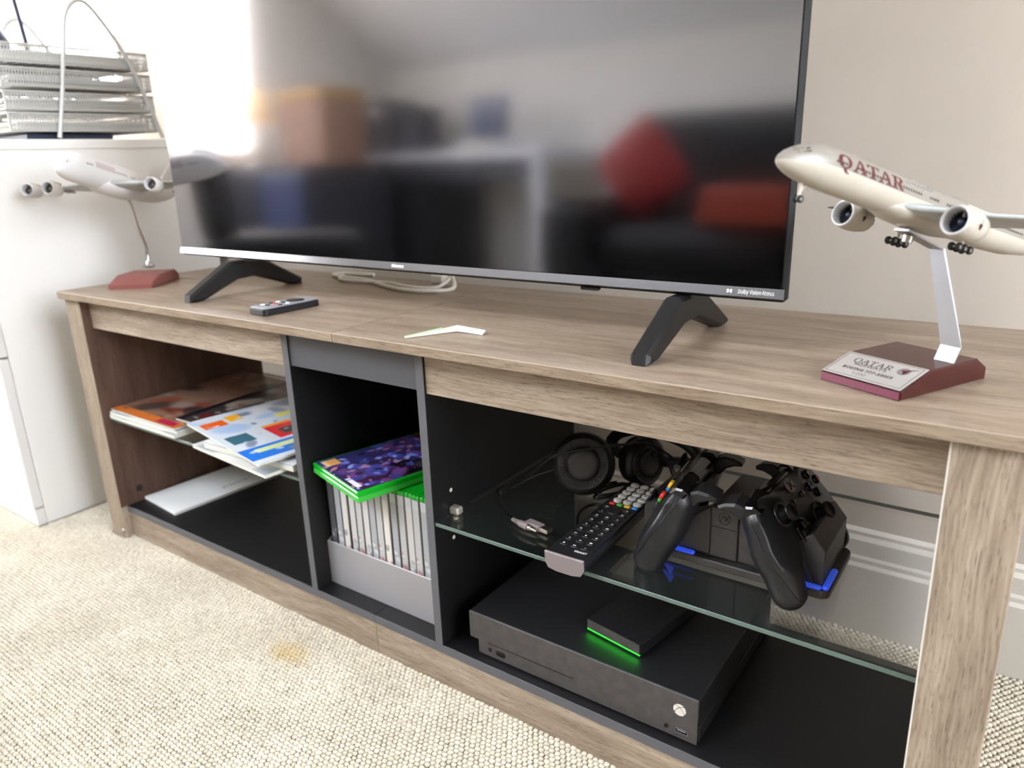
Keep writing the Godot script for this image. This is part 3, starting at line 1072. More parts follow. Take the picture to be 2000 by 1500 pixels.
func aircraft(o: Node3D, plane: Transform3D, d: Dictionary) -> void:
	var k: float = d.k
	var R: float = d.r
	var RY: float = d.ry
	var LEN: float = d.len
	var rings := []
	var n := 44
	for q in [[0.0, 0.02, -0.35], [0.15, 0.13, -0.34], [0.6, 0.28, -0.30], [1.4, 0.45, -0.25], [2.6, 0.62, -0.19], [4.2, 0.79, -0.11], [6.2, 0.92, -0.04], [8.5, 0.985, -0.01], [11, 1.0, 0], [20, 1, 0], [30, 1, 0], [40, 1, 0], [LEN - 24, 1.0, 0], [LEN - 17, 0.92, 0.07], [LEN - 11, 0.74, 0.22], [LEN - 6, 0.50, 0.40], [LEN - 2, 0.24, 0.58], [LEN, 0.06, 0.66]]:
		rings.append(ring(q[0] * k, R * q[1] * k, RY * q[1] * k, RY * q[2] * k, n))
	var st := start()
	loft(st, rings)
	var hull: MeshInstance3D
	if d.two_tone:
		hull = two_tone(o, rings, plane, n)
	else:
		hull = put(o, "fuselage", st, M.plane_pearl, plane)
	# belly fairing
	st = start()
	var wz: float = d.wing[0][0].z
	var wc: float = d.wing[0][1]
	var f := []
	for q in [[-4.0, 0.10], [-2.0, 0.62], [1.5, 0.98], [wc * 0.4, 1.05], [wc * 0.85, 1.0], [wc + 3.0, 0.62], [wc + 6.0, 0.10]]:
		f.append(ring((wz + q[0]) * k, R * 1.08 * q[1] * k, RY * 0.62 * q[1] * k, -RY * 0.60 * k, 28))
	loft(st, f)
	put(o, "belly_fairing", st, M.plane_white if d.two_tone else M.plane_pearl, plane)
	for s in [-1, 1]:
		var secs := []
		for w in d.wing: secs.append([Vector3(w[0].x * s, w[0].y, w[0].z) * k, w[1] * k, w[2] * k])
		var wing := blade(o, "wing", secs, M.wing_grey, plane)
		for t in [0.32, 0.55]:   # flap track fairings
			st = start()
			var a: Array = secs[1]
			var b: Array = secs[2]
			var p: Vector3 = a[0].lerp(b[0], t) + Vector3(0, -0.6 * k, lerpf(a[1], b[1], t) * 0.62)
			ball(st, p, Vector3(0.35, 0.4, 2.6) * k, 10)
			put(wing, "track_fairing", st, M.wing_grey)
		for e in d.engines:
			st = start()
			var p := Vector3(e.x * s, e.y, e.z) * k
			var up: float = 2.6 * k if e.x < 12 else 2.2 * k
			bx(st, p + Vector3(0, up * 0.66, d.el * 0.62 * k), Vector3(0.5 * k, up * 0.75, d.el * 0.75 * k), 0.12 * k)
			put(wing, "pylon", st, M.plane_white)
		for e in d.engines:
			engine(o, Vector3(e.x * s, e.y, e.z) * k, d.er * k * 0.97, d.el * k, plane, M.plane_white if d.two_tone else M.plane_pearl, d.emblem)
		blade(o, "tailplane", [[Vector3(1.0 * s, 1.3, LEN - 11) * k, 6.5 * k, 0.6 * k], [Vector3(10.5 * s, 2.3, LEN - 3.5) * k, 2.2 * k, 0.25 * k]], M.wing_grey, plane)
	var fin := blade(o, "tail_fin", [[Vector3(0, 2.2, LEN - 15) * k, 10.0 * k, 0.7 * k], [Vector3(0, 12.5, LEN - 4.0) * k, 3.8 * k, 0.3 * k]], M.burgundy if d.two_tone else M.plane_pearl, plane, true)
	fin.set_meta("label", "upright tail fin")
	if d.two_tone:
		bogie(o, "landing_gear", Vector3(0, -5.1, 5.9) * k, -2.6 * k, 1, 0.56 * k, 0.42 * k, plane)
		for s in [-1, 1]:
			bogie(o, "landing_gear", Vector3(5.5 * s, -5.2, 36.9) * k, -2.3 * k, 3, 0.66 * k, 0.60 * k, plane, 0.0)
	# flight deck windows and cabin windows lie in the hull's surface
	var on := func(z: float, a: float, lift: float) -> Vector3:
		for j in rings.size() - 1:
			var za: float = rings[j][0].z
			var zb: float = rings[j + 1][0].z
			if z >= za and z <= zb:
				var t := (z - za) / maxf(zb - za, 1e-9)
				var ca := Vector3(); var cb := Vector3()
				for v in rings[j]: ca += v
				for v in rings[j + 1]: cb += v
				var c := (ca / n).lerp(cb / n, t)
				var rx := lerpf(rings[j][0].x, rings[j + 1][0].x, t) + lift
				var ry := lerpf(rings[j][0].x * RY / R, rings[j + 1][0].x * RY / R, t) + lift
				return c + Vector3(-rx * cos(a), ry * sin(a), 0)
		return Vector3()
	for s in [-1, 1]:
		for w in ([[1.55, 2.45, 0.90, 1.32, 1.36], [2.0, 3.05, 0.60, 0.98, 0.88], [3.15, 3.95, 0.58, 0.92, 0.86]] if d.two_tone else [[1.9, 2.5, 0.55, 0.95, 1.3], [2.2, 3.0, 0.42, 0.72, 0.50]]):
			st = start()
			st.set_smooth_group(-1)
			var q := []
			for c in [[w[0], w[2]], [w[1], w[2]], [w[1], w[3]], [w[0] + 0.25, w[3] if w[4] < 1 else w[4]]]:
				var a: float = c[1] if s > 0 else PI - c[1]
				q.append(on.call(c[0] * k, a, 0.00012))
			tri(st, q[0], q[1], q[2]); tri(st, q[0], q[2], q[3])
			tri(st, q[0], q[2], q[1]); tri(st, q[0], q[3], q[2])
			put(hull, "cockpit_window", st, M.window_dark)
	st = start()
	st.set_smooth_group(-1)
	var z := 7.6
	while z < LEN - 13:
		z += 0.62
		var skip := false
		for g in [11.6, 20.5, 28.6, 33.0, 47.0, 58.0]:
			if absf(z - g) < 0.9: skip = true
		if skip: continue
		for s in [-1, 1]:
			var q := []
			for c in [[-0.17, 0.20], [0.17, 0.20], [0.17, 0.32], [-0.17, 0.32]]:
				var a: float = c[1] if s > 0 else PI - c[1]
				q.append(on.call((z + c[0]) * k, a, 0.0001))
			tri(st, q[0], q[1], q[2]); tri(st, q[0], q[2], q[3])
			tri(st, q[0], q[2], q[1]); tri(st, q[0], q[3], q[2])
	var cw := put(hull, "cabin_windows", st, M.window_dark if d.two_tone else M.grey_print)
	cw.set_meta("kind", "stuff")
	for zd in ([6.7, 19.6] if d.two_tone else [8.0, 24.0]):
		for s in [-1, 1]:
			st = start()
			var q := []
			for c in [[-0.55, -0.06], [0.55, -0.06], [0.55, 0.62], [-0.55, 0.62], [-0.55, -0.06]]:
				var a: float = c[1] if s > 0 else PI - c[1]
				q.append(on.call((zd + c[0]) * k, a, 0.00004))
			tube(st, q, 0.00012, 4)
			put(hull, "door_outline", st, M.outline_pale)

# the upper shell is grey and the lower one cream, parted along the hull just under the lettering
func two_tone(o: Node3D, rings: Array, plane: Transform3D, n: int) -> MeshInstance3D:
	var hull: MeshInstance3D
	for part in 2:
		var st := start()
		st.set_smooth_group(0)
		for r in rings.size() - 1:
			for i in n:
				var j := (i + 1) % n
				# points run clockwise from starboard: sin(-a) is below for the first half
				var upper: bool = i >= n / 2 + 0 and i < n
				if upper != (part == 0): continue
				var p: PackedVector3Array = rings[r]
				var q: PackedVector3Array = rings[r + 1]
				tri(st, p[i], q[j], p[j]); tri(st, p[i], q[i], q[j])
		if part == 0:
			hull = put(o, "fuselage", st, M.plane_grey, plane)
		else:
			put(hull, "lower_shell", st, M.plane_white)
	return hull

func airliner_left() -> void:
	var th := deg_to_rad(35.0)
	var mid := Vector3(0.106, H, -0.0737)
	var root := Transform3D(Basis(Vector3.UP, th), mid - Vector3(sin(th), 0, cos(th)) * 0.0555)
	var o := thing("model_airliner", "pale four-engined model airliner on a curved chrome stem beside the white cabinet", "model aircraft", root)
	plinth_block(o, M.base_brown, M.base_brown)
	var b := Vector3(-0.541, -0.199, -0.816).normalized()
	var r := Vector3(-0.82, 0, 0.575).normalized()
	r = (r - b * r.dot(b)).normalized()
	var plane := root.affine_inverse() * Transform3D(Basis(r, b.cross(r), b), Vector3(0.122, 0.676, 0.013))
	var inv := root.affine_inverse()
	var st := start()
	var foot := inv * Vector3(0.0045, H + 0.0195, -0.168)
	var top := plane * Vector3(0, -0.024, 0.196)
	tube(st, curve([foot, foot + Vector3(0.0, 0.035, -0.003), foot.lerp(top, 0.55) + Vector3(0, 0, -0.006), top + Vector3(0, -0.012, -0.006), top + Vector3(0, 0.004, 0.004)], 6), 0.0032, 10)
	put(o, "stem", st, M.chrome)
	st = start()
	turned(st, [Vector2(0, 0), Vector2(0.011, 0), Vector2(0.011, 0.003), Vector2(0.006, 0.007), Vector2(0.004, 0.012), Vector2(0, 0.012)], 20, Transform3D(Basis(), foot))
	put(o, "stem_foot", st, M.chrome)
	st = start()
	bx(st, plane * Vector3(0, -0.024, 0.188), Vector3(0.012, 0.004, 0.024), 0.001, Transform3D())
	put(o, "mount_plate", st, M.steel)
	aircraft(o, plane, {"k": 0.00595, "r": 3.55, "ry": 4.15, "len": 66.0, "wing": [[Vector3(3.0, -2.3, 18.5), 17.0, 2.1], [Vector3(14.5, -1.3, 26.5), 9.5, 1.1], [Vector3(24.5, -0.2, 34.0), 5.0, 0.6], [Vector3(28.5, 0.4, 37.5), 2.6, 0.3]],
		"engines": [Vector3(14.9, -3.1, 18.5), Vector3(25.7, -2.0, 25.5)], "er": 1.85, "el": 6.2, "two_tone": false, "emblem": false})
	var hull: Node = o.get_node("fuselage")
	for s in [-1.0, 1.0]:
		st = start()
		st.set_smooth_group(-1)
		put_patch(st, 3.55 * 0.00595 + 0.0002, 4.15 * 0.00595 + 0.0002, 0.075, 0.055, 0.15, 0.62, s)
		put(hull, "faded_lettering", st, M.plane_lilac)

# a curved patch of faint print on a hull of radii rx, ry
func put_patch(st: SurfaceTool, rx: float, ry: float, z: float, dz: float, a0: float, a1: float, s: float) -> void:
	for i in 6:
		for j in 6:
			var q := []
			for c in [[0, 0], [1, 0], [1, 1], [0, 1]]:
				var a := lerpf(a0, a1, (j + c[1]) / 6.0)
				q.append(Vector3(s * rx * cos(a), ry * sin(a), z + dz * (i + c[0]) / 6.0))
			if s < 0:
				tri(st, q[0], q[1], q[2]); tri(st, q[0], q[2], q[3])
			else:
				tri(st, q[0], q[2], q[1]); tri(st, q[0], q[3], q[2])

# ------------------------------------------------------------------ game cases in the middle compartment
func picture(w: int, h: int, paint: Callable) -> ImageTexture:
	var im := Image.create(w, h, false, Image.FORMAT_RGB8)
	paint.call(im)
	return ImageTexture.create_from_image(im)

func printed(called: String, tex: Texture2D, rough := 0.35) -> StandardMaterial3D:
	var m := mat(called, Color.WHITE, rough)
	m.albedo_texture = tex
	return m

# a flat sheet in the local xz plane whose picture runs u along x and v along z
func sheet(st: SurfaceTool, x0: float, z0: float, x1: float, z1: float, y: float, thick := 0.0002, turned_left := false) -> void:
	st.set_smooth_group(-1)
	var a := Vector3(x0, y, z1); var b := Vector3(x1, y, z1); var c := Vector3(x1, y, z0); var d := Vector3(x0, y, z0)
	var uv := [Vector2(0, 0), Vector2(0, 1), Vector2(1, 1), Vector2(1, 0)] if turned_left else [Vector2(0, 1), Vector2(1, 1), Vector2(1, 0), Vector2(0, 0)]
	tri(st, a, b, c, uv[0], uv[1], uv[2])
	tri(st, a, c, d, uv[0], uv[2], uv[3])
	var e := Vector3(0, -thick, 0)
	var rim := [a, b, c, d]
	for k in 4:
		var p: Vector3 = rim[k]
		var q: Vector3 = rim[(k + 1) % 4]
		var u := Vector2(0.01, 0.01)
		tri(st, p, p + e, q + e, u, u, u)
		tri(st, p, q + e, q, u, u, u)

func blots(im: Image, n: int, r: RandomNumberGenerator, cols: Array, smin_: int, smax: int, area: Rect2i) -> void:
	for i in n:
		var c: Color = cols[r.randi_range(0, cols.size() - 1)]
		c = c.lerp(cols[r.randi_range(0, cols.size() - 1)], r.randf() * 0.5)
		var w := r.randi_range(smin_, smax)
		var h := r.randi_range(smin_, smax)
		var cx := r.randi_range(area.position.x, area.end.x)
		var cy := r.randi_range(area.position.y, area.end.y)
		var lean := r.randf_range(-0.8, 0.8)
		for y in range(maxi(cy - h, area.position.y), mini(cy + h, area.end.y)):
			for x in range(maxi(cx - 2 * w, area.position.x), mini(cx + 2 * w, area.end.x)):
				var u := (x - cx + lean * (y - cy)) / float(w)
				var v := (y - cy) / float(h)
				var q := u * u + v * v
				if q < 1.0:
					im.set_pixel(x, y, im.get_pixel(x, y).lerp(c, (1.0 - q * q) * 0.85))

func case_cover(im: Image) -> void:
	var r := RandomNumberGenerator.new()
	r.seed = 41
	var w := im.get_width(); var h := im.get_height()
	for y in h:
		for x in w:
			im.set_pixel(x, y, Color(0.20, 0.20, 0.42).lerp(Color(0.22, 0.10, 0.22), float(x) / w))
	blots(im, 60, r, [Color(0.30, 0.32, 0.66), Color(0.46, 0.26, 0.48), Color(0.18, 0.20, 0.42)], 10, 34, Rect2i(0, 0, w, h))
	blots(im, 110, r, [Color(0.74, 0.48, 0.62), Color(0.80, 0.52, 0.50), Color(0.38, 0.48, 0.88), Color(0.10, 0.09, 0.20), Color(0.65, 0.74, 0.95)], 4, 14, Rect2i(int(w * 0.1), 0, int(w * 0.88), h))
	blots(im, 40, r, [Color(0.03, 0.03, 0.06), Color(0.08, 0.05, 0.10)], 6, 18, Rect2i(int(w * 0.62), 0, int(w * 0.36), int(h * 0.55)))
	im.fill_rect(Rect2i(10, h - 52, 46, 42), Color(0.84, 0.62, 0.36))
	im.fill_rect(Rect2i(10, h - 22, 46, 12), Color(0.88, 0.76, 0.58))
	im.fill_rect(Rect2i(w - 78, h - 22, 58, 14), Color(0.86, 0.86, 0.90))
	im.fill_rect(Rect2i(w - 92, h - 22, 10, 14), Color(0.8, 0.8, 0.86))
	im.fill_rect(Rect2i(w - 60, 60, 34, 70), Color(0.20, 0.20, 0.23))
	im.fill_rect(Rect2i(0, 0, w, 20), Color(0.34, 0.18, 0.10))

func spine(im: Image, kind: int) -> void:
	var r := RandomNumberGenerator.new()
	r.seed = 100 + kind
	var w := im.get_width(); var h := im.get_height()
	var body: Color = [Color(0.76, 0.76, 0.76), Color(0.68, 0.69, 0.70), Color(0.82, 0.81, 0.80), Color(0.36, 0.36, 0.38), Color(0.88, 0.86, 0.84)][kind]
	im.fill(body)
	im.fill_rect(Rect2i(0, 0, w, int(h * 0.08)), Color(0.78, 0.78, 0.78))
	im.fill_rect(Rect2i(0, int(h * 0.94), w, int(h * 0.06)), body.darkened(0.7))
	blots(im, 14, r, [Color(0.85, 0.83, 0.82), body.darkened(0.35), body.lightened(0.3), [Color(0.70, 0.40, 0.40), Color(0.85, 0.85, 0.85), Color(0.25, 0.28, 0.40), Color(0.6, 0.6, 0.6), Color(0.75, 0.35, 0.30)][kind]], 2, 9, Rect2i(2, int(h * 0.45), w - 4, int(h * 0.48)))
	im.fill_rect(Rect2i(0, 0, 2, h), body.darkened(0.6))
	im.fill_rect(Rect2i(w - 2, 0, 2, h), body.darkened(0.45))

func game_case(called: String, label: String, group: String, print: Material) -> Node3D:
	# standing on its short edge: x across the spine, y up, spine towards +z
	var o := thing(called, label, "game case", Transform3D(), group)
	var st: SurfaceTool
	for s in [-1, 1]:
		st = start()
		bx(st, Vector3(s * 0.0034, 0.089, -0.066), Vector3(0.0064, 0.178, 0.132), 0.0009)
		put(o, "shell_half", st, M.case_green)
	st = start()
	bx(st, Vector3(0, 0.0865, 0.0003), Vector3(0.0132, 0.172, 0.0007))
	# the printed sleeve's face carries its own picture
	st.set_smooth_group(-1)
	var z := 0.00072
	tri(st, Vector3(-0.0065, 0.0008, z), Vector3(0.0065, 0.0008, z), Vector3(0.0065, 0.1722, z), Vector2(0, 1), Vector2(1, 1), Vector2(1, 0))
	tri(st, Vector3(-0.0065, 0.0008, z), Vector3(0.0065, 0.1722, z), Vector3(-0.0065, 0.1722, z), Vector2(0, 1), Vector2(1, 0), Vector2(0, 0))
	put(o, "spine_sleeve", st, print)
	for s in [-1, 1]:
		st = start()
		bx(st, Vector3(s * 0.0067, 0.0865, -0.064), Vector3(0.0003, 0.172, 0.128))
		put(o, "cover_sleeve", st, M.black_satin)
	return o

func game_things() -> void:
	var o := thing("file_holder", "grey metal-look upright holder full of game cases in the middle compartment", "holder", Transform3D(Basis(), Vector3(0.689, YB, -0.16)))
	var w := 0.1075
	var st := start()
	bx(st, Vector3(0, 0.0015, 0.015), Vector3(w * 2, 0.003, 0.19), 0.0005)
	put(o, "floor_plate", st, M.holder_grey)
	st = start()
	bx(st, Vector3(0, 0.0345, 0.1095), Vector3(w * 2, 0.069, 0.0025), 0.0008)
	put(o, "front_wall", st, M.holder_grey)
	for s in [-1, 1]:
		st = start()
		var side := PackedVector2Array([Vector2(-0.08, 0.0), Vector2(0.108, 0.0), Vector2(0.108, 0.069), Vector2(-0.02, 0.14), Vector2(-0.08, 0.14)])
		prism(st, side, 0.0, 0.0022, 0.0, Transform3D(Basis(Vector3(0, 0, 1), Vector3(0, 1, 0), Vector3(-1, 0, 0)), Vector3(s * (w - 0.0011) + 0.0011, 0, 0)))
		put(o, "side_wall", st, M.holder_grey)
	st = start()
	bx(st, Vector3(0, 0.07, -0.079), Vector3(w * 2, 0.14, 0.0022), 0.0005)
	put(o, "rear_wall", st, M.holder_grey)
	var kinds := []
	for k in 5:
		kinds.append(game_case("game_case", "upright game case", "upright game cases in the grey holder", printed("spine_%d" % k, picture(20, 256, func(im): spine(im, k)), 0.4)))
	var order := [3, 1, 4, 2, 0, 2, 1, 0, 4, 1, 0, 2, 0, 1]
	var words := ["leftmost, dark-spined", "second from the left, grey", "third from the left, white-spined", "fourth from the left, pale", "fifth from the left, grey", "sixth from the left, pale", "seventh from the left, grey", "eighth from the left, grey", "ninth from the left, white-spined", "tenth from the left, grey", "eleventh from the left, green-topped", "twelfth from the left, pale", "thirteenth from the left, green-topped", "rightmost, half hidden by the divider"]
	var used := {}
	for i in order.size():
		var xf := Transform3D(Basis(Vector3.UP, rng.randf_range(-0.01, 0.01)), Vector3(0.5935 + 0.01385 * i + 0.0015, YB + 0.0031, -0.0545 + rng.randf_range(-0.002, 0.001)))
		var label: String = "upright green game case in the grey holder, " + words[i]
		if not used.has(order[i]):
			used[order[i]] = true
			kinds[order[i]].transform = xf
			kinds[order[i]].set_meta("label", label)
		else:
			copy_of(kinds[order[i]], label, xf)
	# cases lying on top
	var top := YB + 0.0031 + 0.1782
	var cover := printed("cover_print", picture(256, 320, case_cover), 0.22)
	flat_case("green game case with a purple and blue crowd cover, lying across the upright cases", Transform3D(Basis(Vector3.UP, -0.28), Vector3(0.674, top, -0.101)), cover, 0.134, 0.172)
	var dark := printed("dark_print", picture(96, 128, func(im):
		im.fill(Color(0.04, 0.04, 0.045))
		im.fill_rect(Rect2i(60, 30, 30, 60), Color(0.30, 0.31, 0.31))
		im.fill_rect(Rect2i(64, 40, 20, 4), Color(0.5, 0.5, 0.5))
		im.fill_rect(Rect2i(2, 2, 92, 4), Color(0.42, 0.24, 0.12))), 0.4)
	flat_case("dark-covered game case lying behind the purple one on the upright cases", Transform3D(Basis(Vector3.UP, -0.10), Vector3(0.725, top, -0.277)), dark, 0.145, 0.115)

func flat_case(label: String, xf: Transform3D, print: Material, lx: float, lz: float) -> void:
	var o := thing("game_case", label, "game case", xf, "game cases lying on the upright ones")
	var st := start()
	bx(st, Vector3(0, 0.0042, 0), Vector3(lx, 0.0082, lz), 0.0012)
	put(o, "lower_shell", st, M.case_green_light)
	st = start()
	bx(st, Vector3(0, 0.0118, 0), Vector3(lx, 0.0072, lz), 0.0012)
	put(o, "upper_shell", st, M.case_green)
	st = start()
	sheet(st, -lx / 2 + 0.003, -lz / 2 + 0.003, lx / 2 - 0.003, lz / 2 - 0.003, 0.0157, 0.0002)
	put(o, "cover_sleeve", st, print)

# ------------------------------------------------------------------ console and drive
func console_things() -> void:
	var y := YB
	var zf := -0.0355
	var o := thing("games_console", "dark grey games console with a round white emblem, on the black bottom board", "games console", Transform3D(Basis(), Vector3(1.007, y, zf - 0.12)))
	var st: SurfaceTool
	for x in [-0.12, 0.12]:
		for z in [-0.10, 0.10]:
			st = start()
			turned(st, [Vector2(0, 0), Vector2(0.008, 0), Vector2(0.007, 0.0025), Vector2(0, 0.0025)], 14, Transform3D(Basis(), Vector3(x, 0, z)))
			put(o, "foot", st, M.rubber)
	st = start()
	bx(st, Vector3(0.0065, 0.012, -0.002), Vector3(0.287, 0.0195, 0.236), 0.0012)
	put(o, "lower_body", st, M.console_side)
	st = start()
	bx(st, Vector3(0, 0.0397, 0), Vector3(0.30, 0.036, 0.24), 0.0012)
	put(o, "upper_body", st, M.console_top)
	# one flat face over both halves, notched at the left below
	st = start()
	var face := PackedVector2Array([Vector2(-0.1495, 0.0208), Vector2(-0.1495, 0.0572), Vector2(0.1495, 0.0572), Vector2(0.1495, 0.0024), Vector2(-0.1365, 0.0024), Vector2(-0.1365, 0.0208)])
	prism(st, face, 0.1195, 0.1206, 0.0004)
	var front := put(o, "front_panel", st, M.console_front)
	var at := func(x: float, yy: float) -> Vector3: return Vector3(x - 1.007, yy - y, 0.1206)
	st = start()
	span(st, at.call(0.886, 0.0832), at.call(1.0085, 0.0842) + Vector3(0, 0, 0.0002))
	put(front, "disc_slot", st, M.black_gloss)
	for q in [[0.8885, 0.0752], [1.1225, 0.0748]]:
		st = start()
		turned(st, [Vector2(0.0026, 0), Vector2(0.0026, 0.0007), Vector2(0.0019, 0.0011), Vector2(0, 0.0011)], 16, Transform3D(Basis(Vector3.RIGHT, PI / 2), at.call(q[0], q[1])))
		put(front, "button", st, M.console_side)
	st = start()
	prism(st, round_poly(0.0072, 0.0036, 0.0035, 6), 0.0, 0.0003, 0.0, Transform3D(Basis(), at.call(0.9045, 0.0745)))
	put(front, "infrared_window", st, M.black_gloss)
	st = start()
	var u: Vector3 = at.call(1.1396, 0.0748)
	bx(st, u + Vector3(0, 0.0026, 0.0002), Vector3(0.0138, 0.0007, 0.0008))
	bx(st, u + Vector3(0, -0.0026, 0.0002), Vector3(0.0138, 0.0007, 0.0008))
	for s in [-1, 1]: bx(st, u + Vector3(s * 0.0066, 0, 0.0002), Vector3(0.0007, 0.0052, 0.0008))
	var port := put(front, "usb_port", st, M.steel)
	port.set_meta("label", "silver framed socket")
	st = start()
	bx(st, u, Vector3(0.0124, 0.0046, 0.0004))
	put(front, "socket_hole", st, M.black_gloss)
	st = start()
	bx(st, u + Vector3(0, 0.0008, 0.0002), Vector3(0.0095, 0.0012, 0.0006))
	put(front, "socket_tongue", st, M.remote_silver)
	# round emblem: a disc parted by two curved strokes that cross
	st = start()
	var c := disc(0.0070, 40)
	var strokes := []
	for s in [-1.0, 1.0]:
		strokes.append(PackedVector2Array([Vector2(-0.0062 * s, -0.0075), Vector2(-0.0042 * s, -0.0020), Vector2(-0.0006 * s, 0.0022), Vector2(0.0035 * s, 0.0046), Vector2(0.0075 * s, 0.0045), Vector2(0.0040 * s, 0.0056), Vector2(0.0, 0.0036), Vector2(-0.0018 * s, 0.0020), Vector2(-0.0050 * s, -0.0018), Vector2(-0.0072 * s, -0.0058)]))
	var bits := [c]
	for s in strokes:
		var next := []
		for p in bits:
			for q in Geometry2D.clip_polygons(p, s):
				if q.size() > 2: next.append(q)
		bits = next
	for p in bits:
		st = start()
		prism(st, p, 0.0, 0.0003, 0.0, Transform3D(Basis(), at.call(1.1368, 0.1008)))
		put(front, "emblem", st, M.logo_white)
	# portable drive
	var top := y + 0.0578
	var dir := Vector3(0.0747, 0, 0.0132).normalized()
	var d := thing("hard_drive", "small black portable drive with a glowing green bar, on top of the games console", "hard drive", facing(Vector3(1.0399, top, -0.0701), dir, dir.cross(Vector3.UP)))
	# local: x along the front edge, y up, z towards the viewer
	st = start()
	bx(st, Vector3(0, 0.0012, -0.056), Vector3(0.070, 0.0024, 0.108), 0.0005)
	put(d, "base_plate", st, M.black_satin)
	st = start()
	var body := PackedVector2Array([Vector2(0, 0.0052), Vector2(0, 0.0176), Vector2(-0.115, 0.0172), Vector2(-0.115, 0.0026), Vector2(-0.004, 0.0026)])
	prism(st, body, -0.0379, 0.0379, 0.0006, Transform3D(Basis(Vector3(0, 0, 1), Vector3(0, 1, 0), Vector3(-1, 0, 0)), Vector3()))
	put(d, "casing", st, M.console_top)
	st = start()
	bx(st, Vector3(0, 0.0115, 0.0003), Vector3(0.0740, 0.0118, 0.0006))
	put(d, "front_face", st, M.console_front)
	st = start()
	bx(st, Vector3(0, 0.0042, -0.0004), Vector3(0.0752, 0.0024, 0.0020), 0.0005)
	var bar := put(d, "light_bar", st, M.green_light)
	bar.set_meta("label", "glowing green light bar")
	var l := AreaLight3D.new()
	l.name = "green_glow"
	l.area_size = Vector2(0.073, 0.002)
	l.area_normalize_energy = true
	l.light_color = Color(0.05, 1.0, 0.08)
	l.light_energy = 0.0016
	l.area_range = 4.0
	l.area_attenuation = 2.0
	l.shadow_enabled = true
	l.transform = Transform3D(Basis(Vector3.UP, PI) * Basis(Vector3.RIGHT, -0.5), Vector3(0, 0.0042, 0.0014))
	d.add_child(l, true)

# ------------------------------------------------------------------ things on the right glass shelf
func pad_field(p: Vector3) -> float:
	# millimetres; x to the right hand, y towards the triggers, z out of the face
	var q := Vector3(absf(p.x), p.y, p.z)
	var d := rbox(q, Vector3(0, 9, -5), Vector3(58, 27, 12), 11.0)
	d = smin(d, capsule(q, Vector3(49, 14, -7), Vector3(55, -16, -11), 22.5, 22.0), 12.0)
	d = smin(d, capsule(q, Vector3(55, -12, -12), Vector3(62, -52, -20), 21.5, 17.0), 9.0)
	# hollow between the grips
	d = maxf(d, -(capsule(q, Vector3(0, -56, -60), Vector3(0, -56, 40), 37.0, 37.0)))
	# flat face that falls away to the grips
	d = maxf(d, p.z - 8.5 + 0.0018 * q.x * q.x)
	# bay behind the battery
	return d

var pad_tris: Array = []

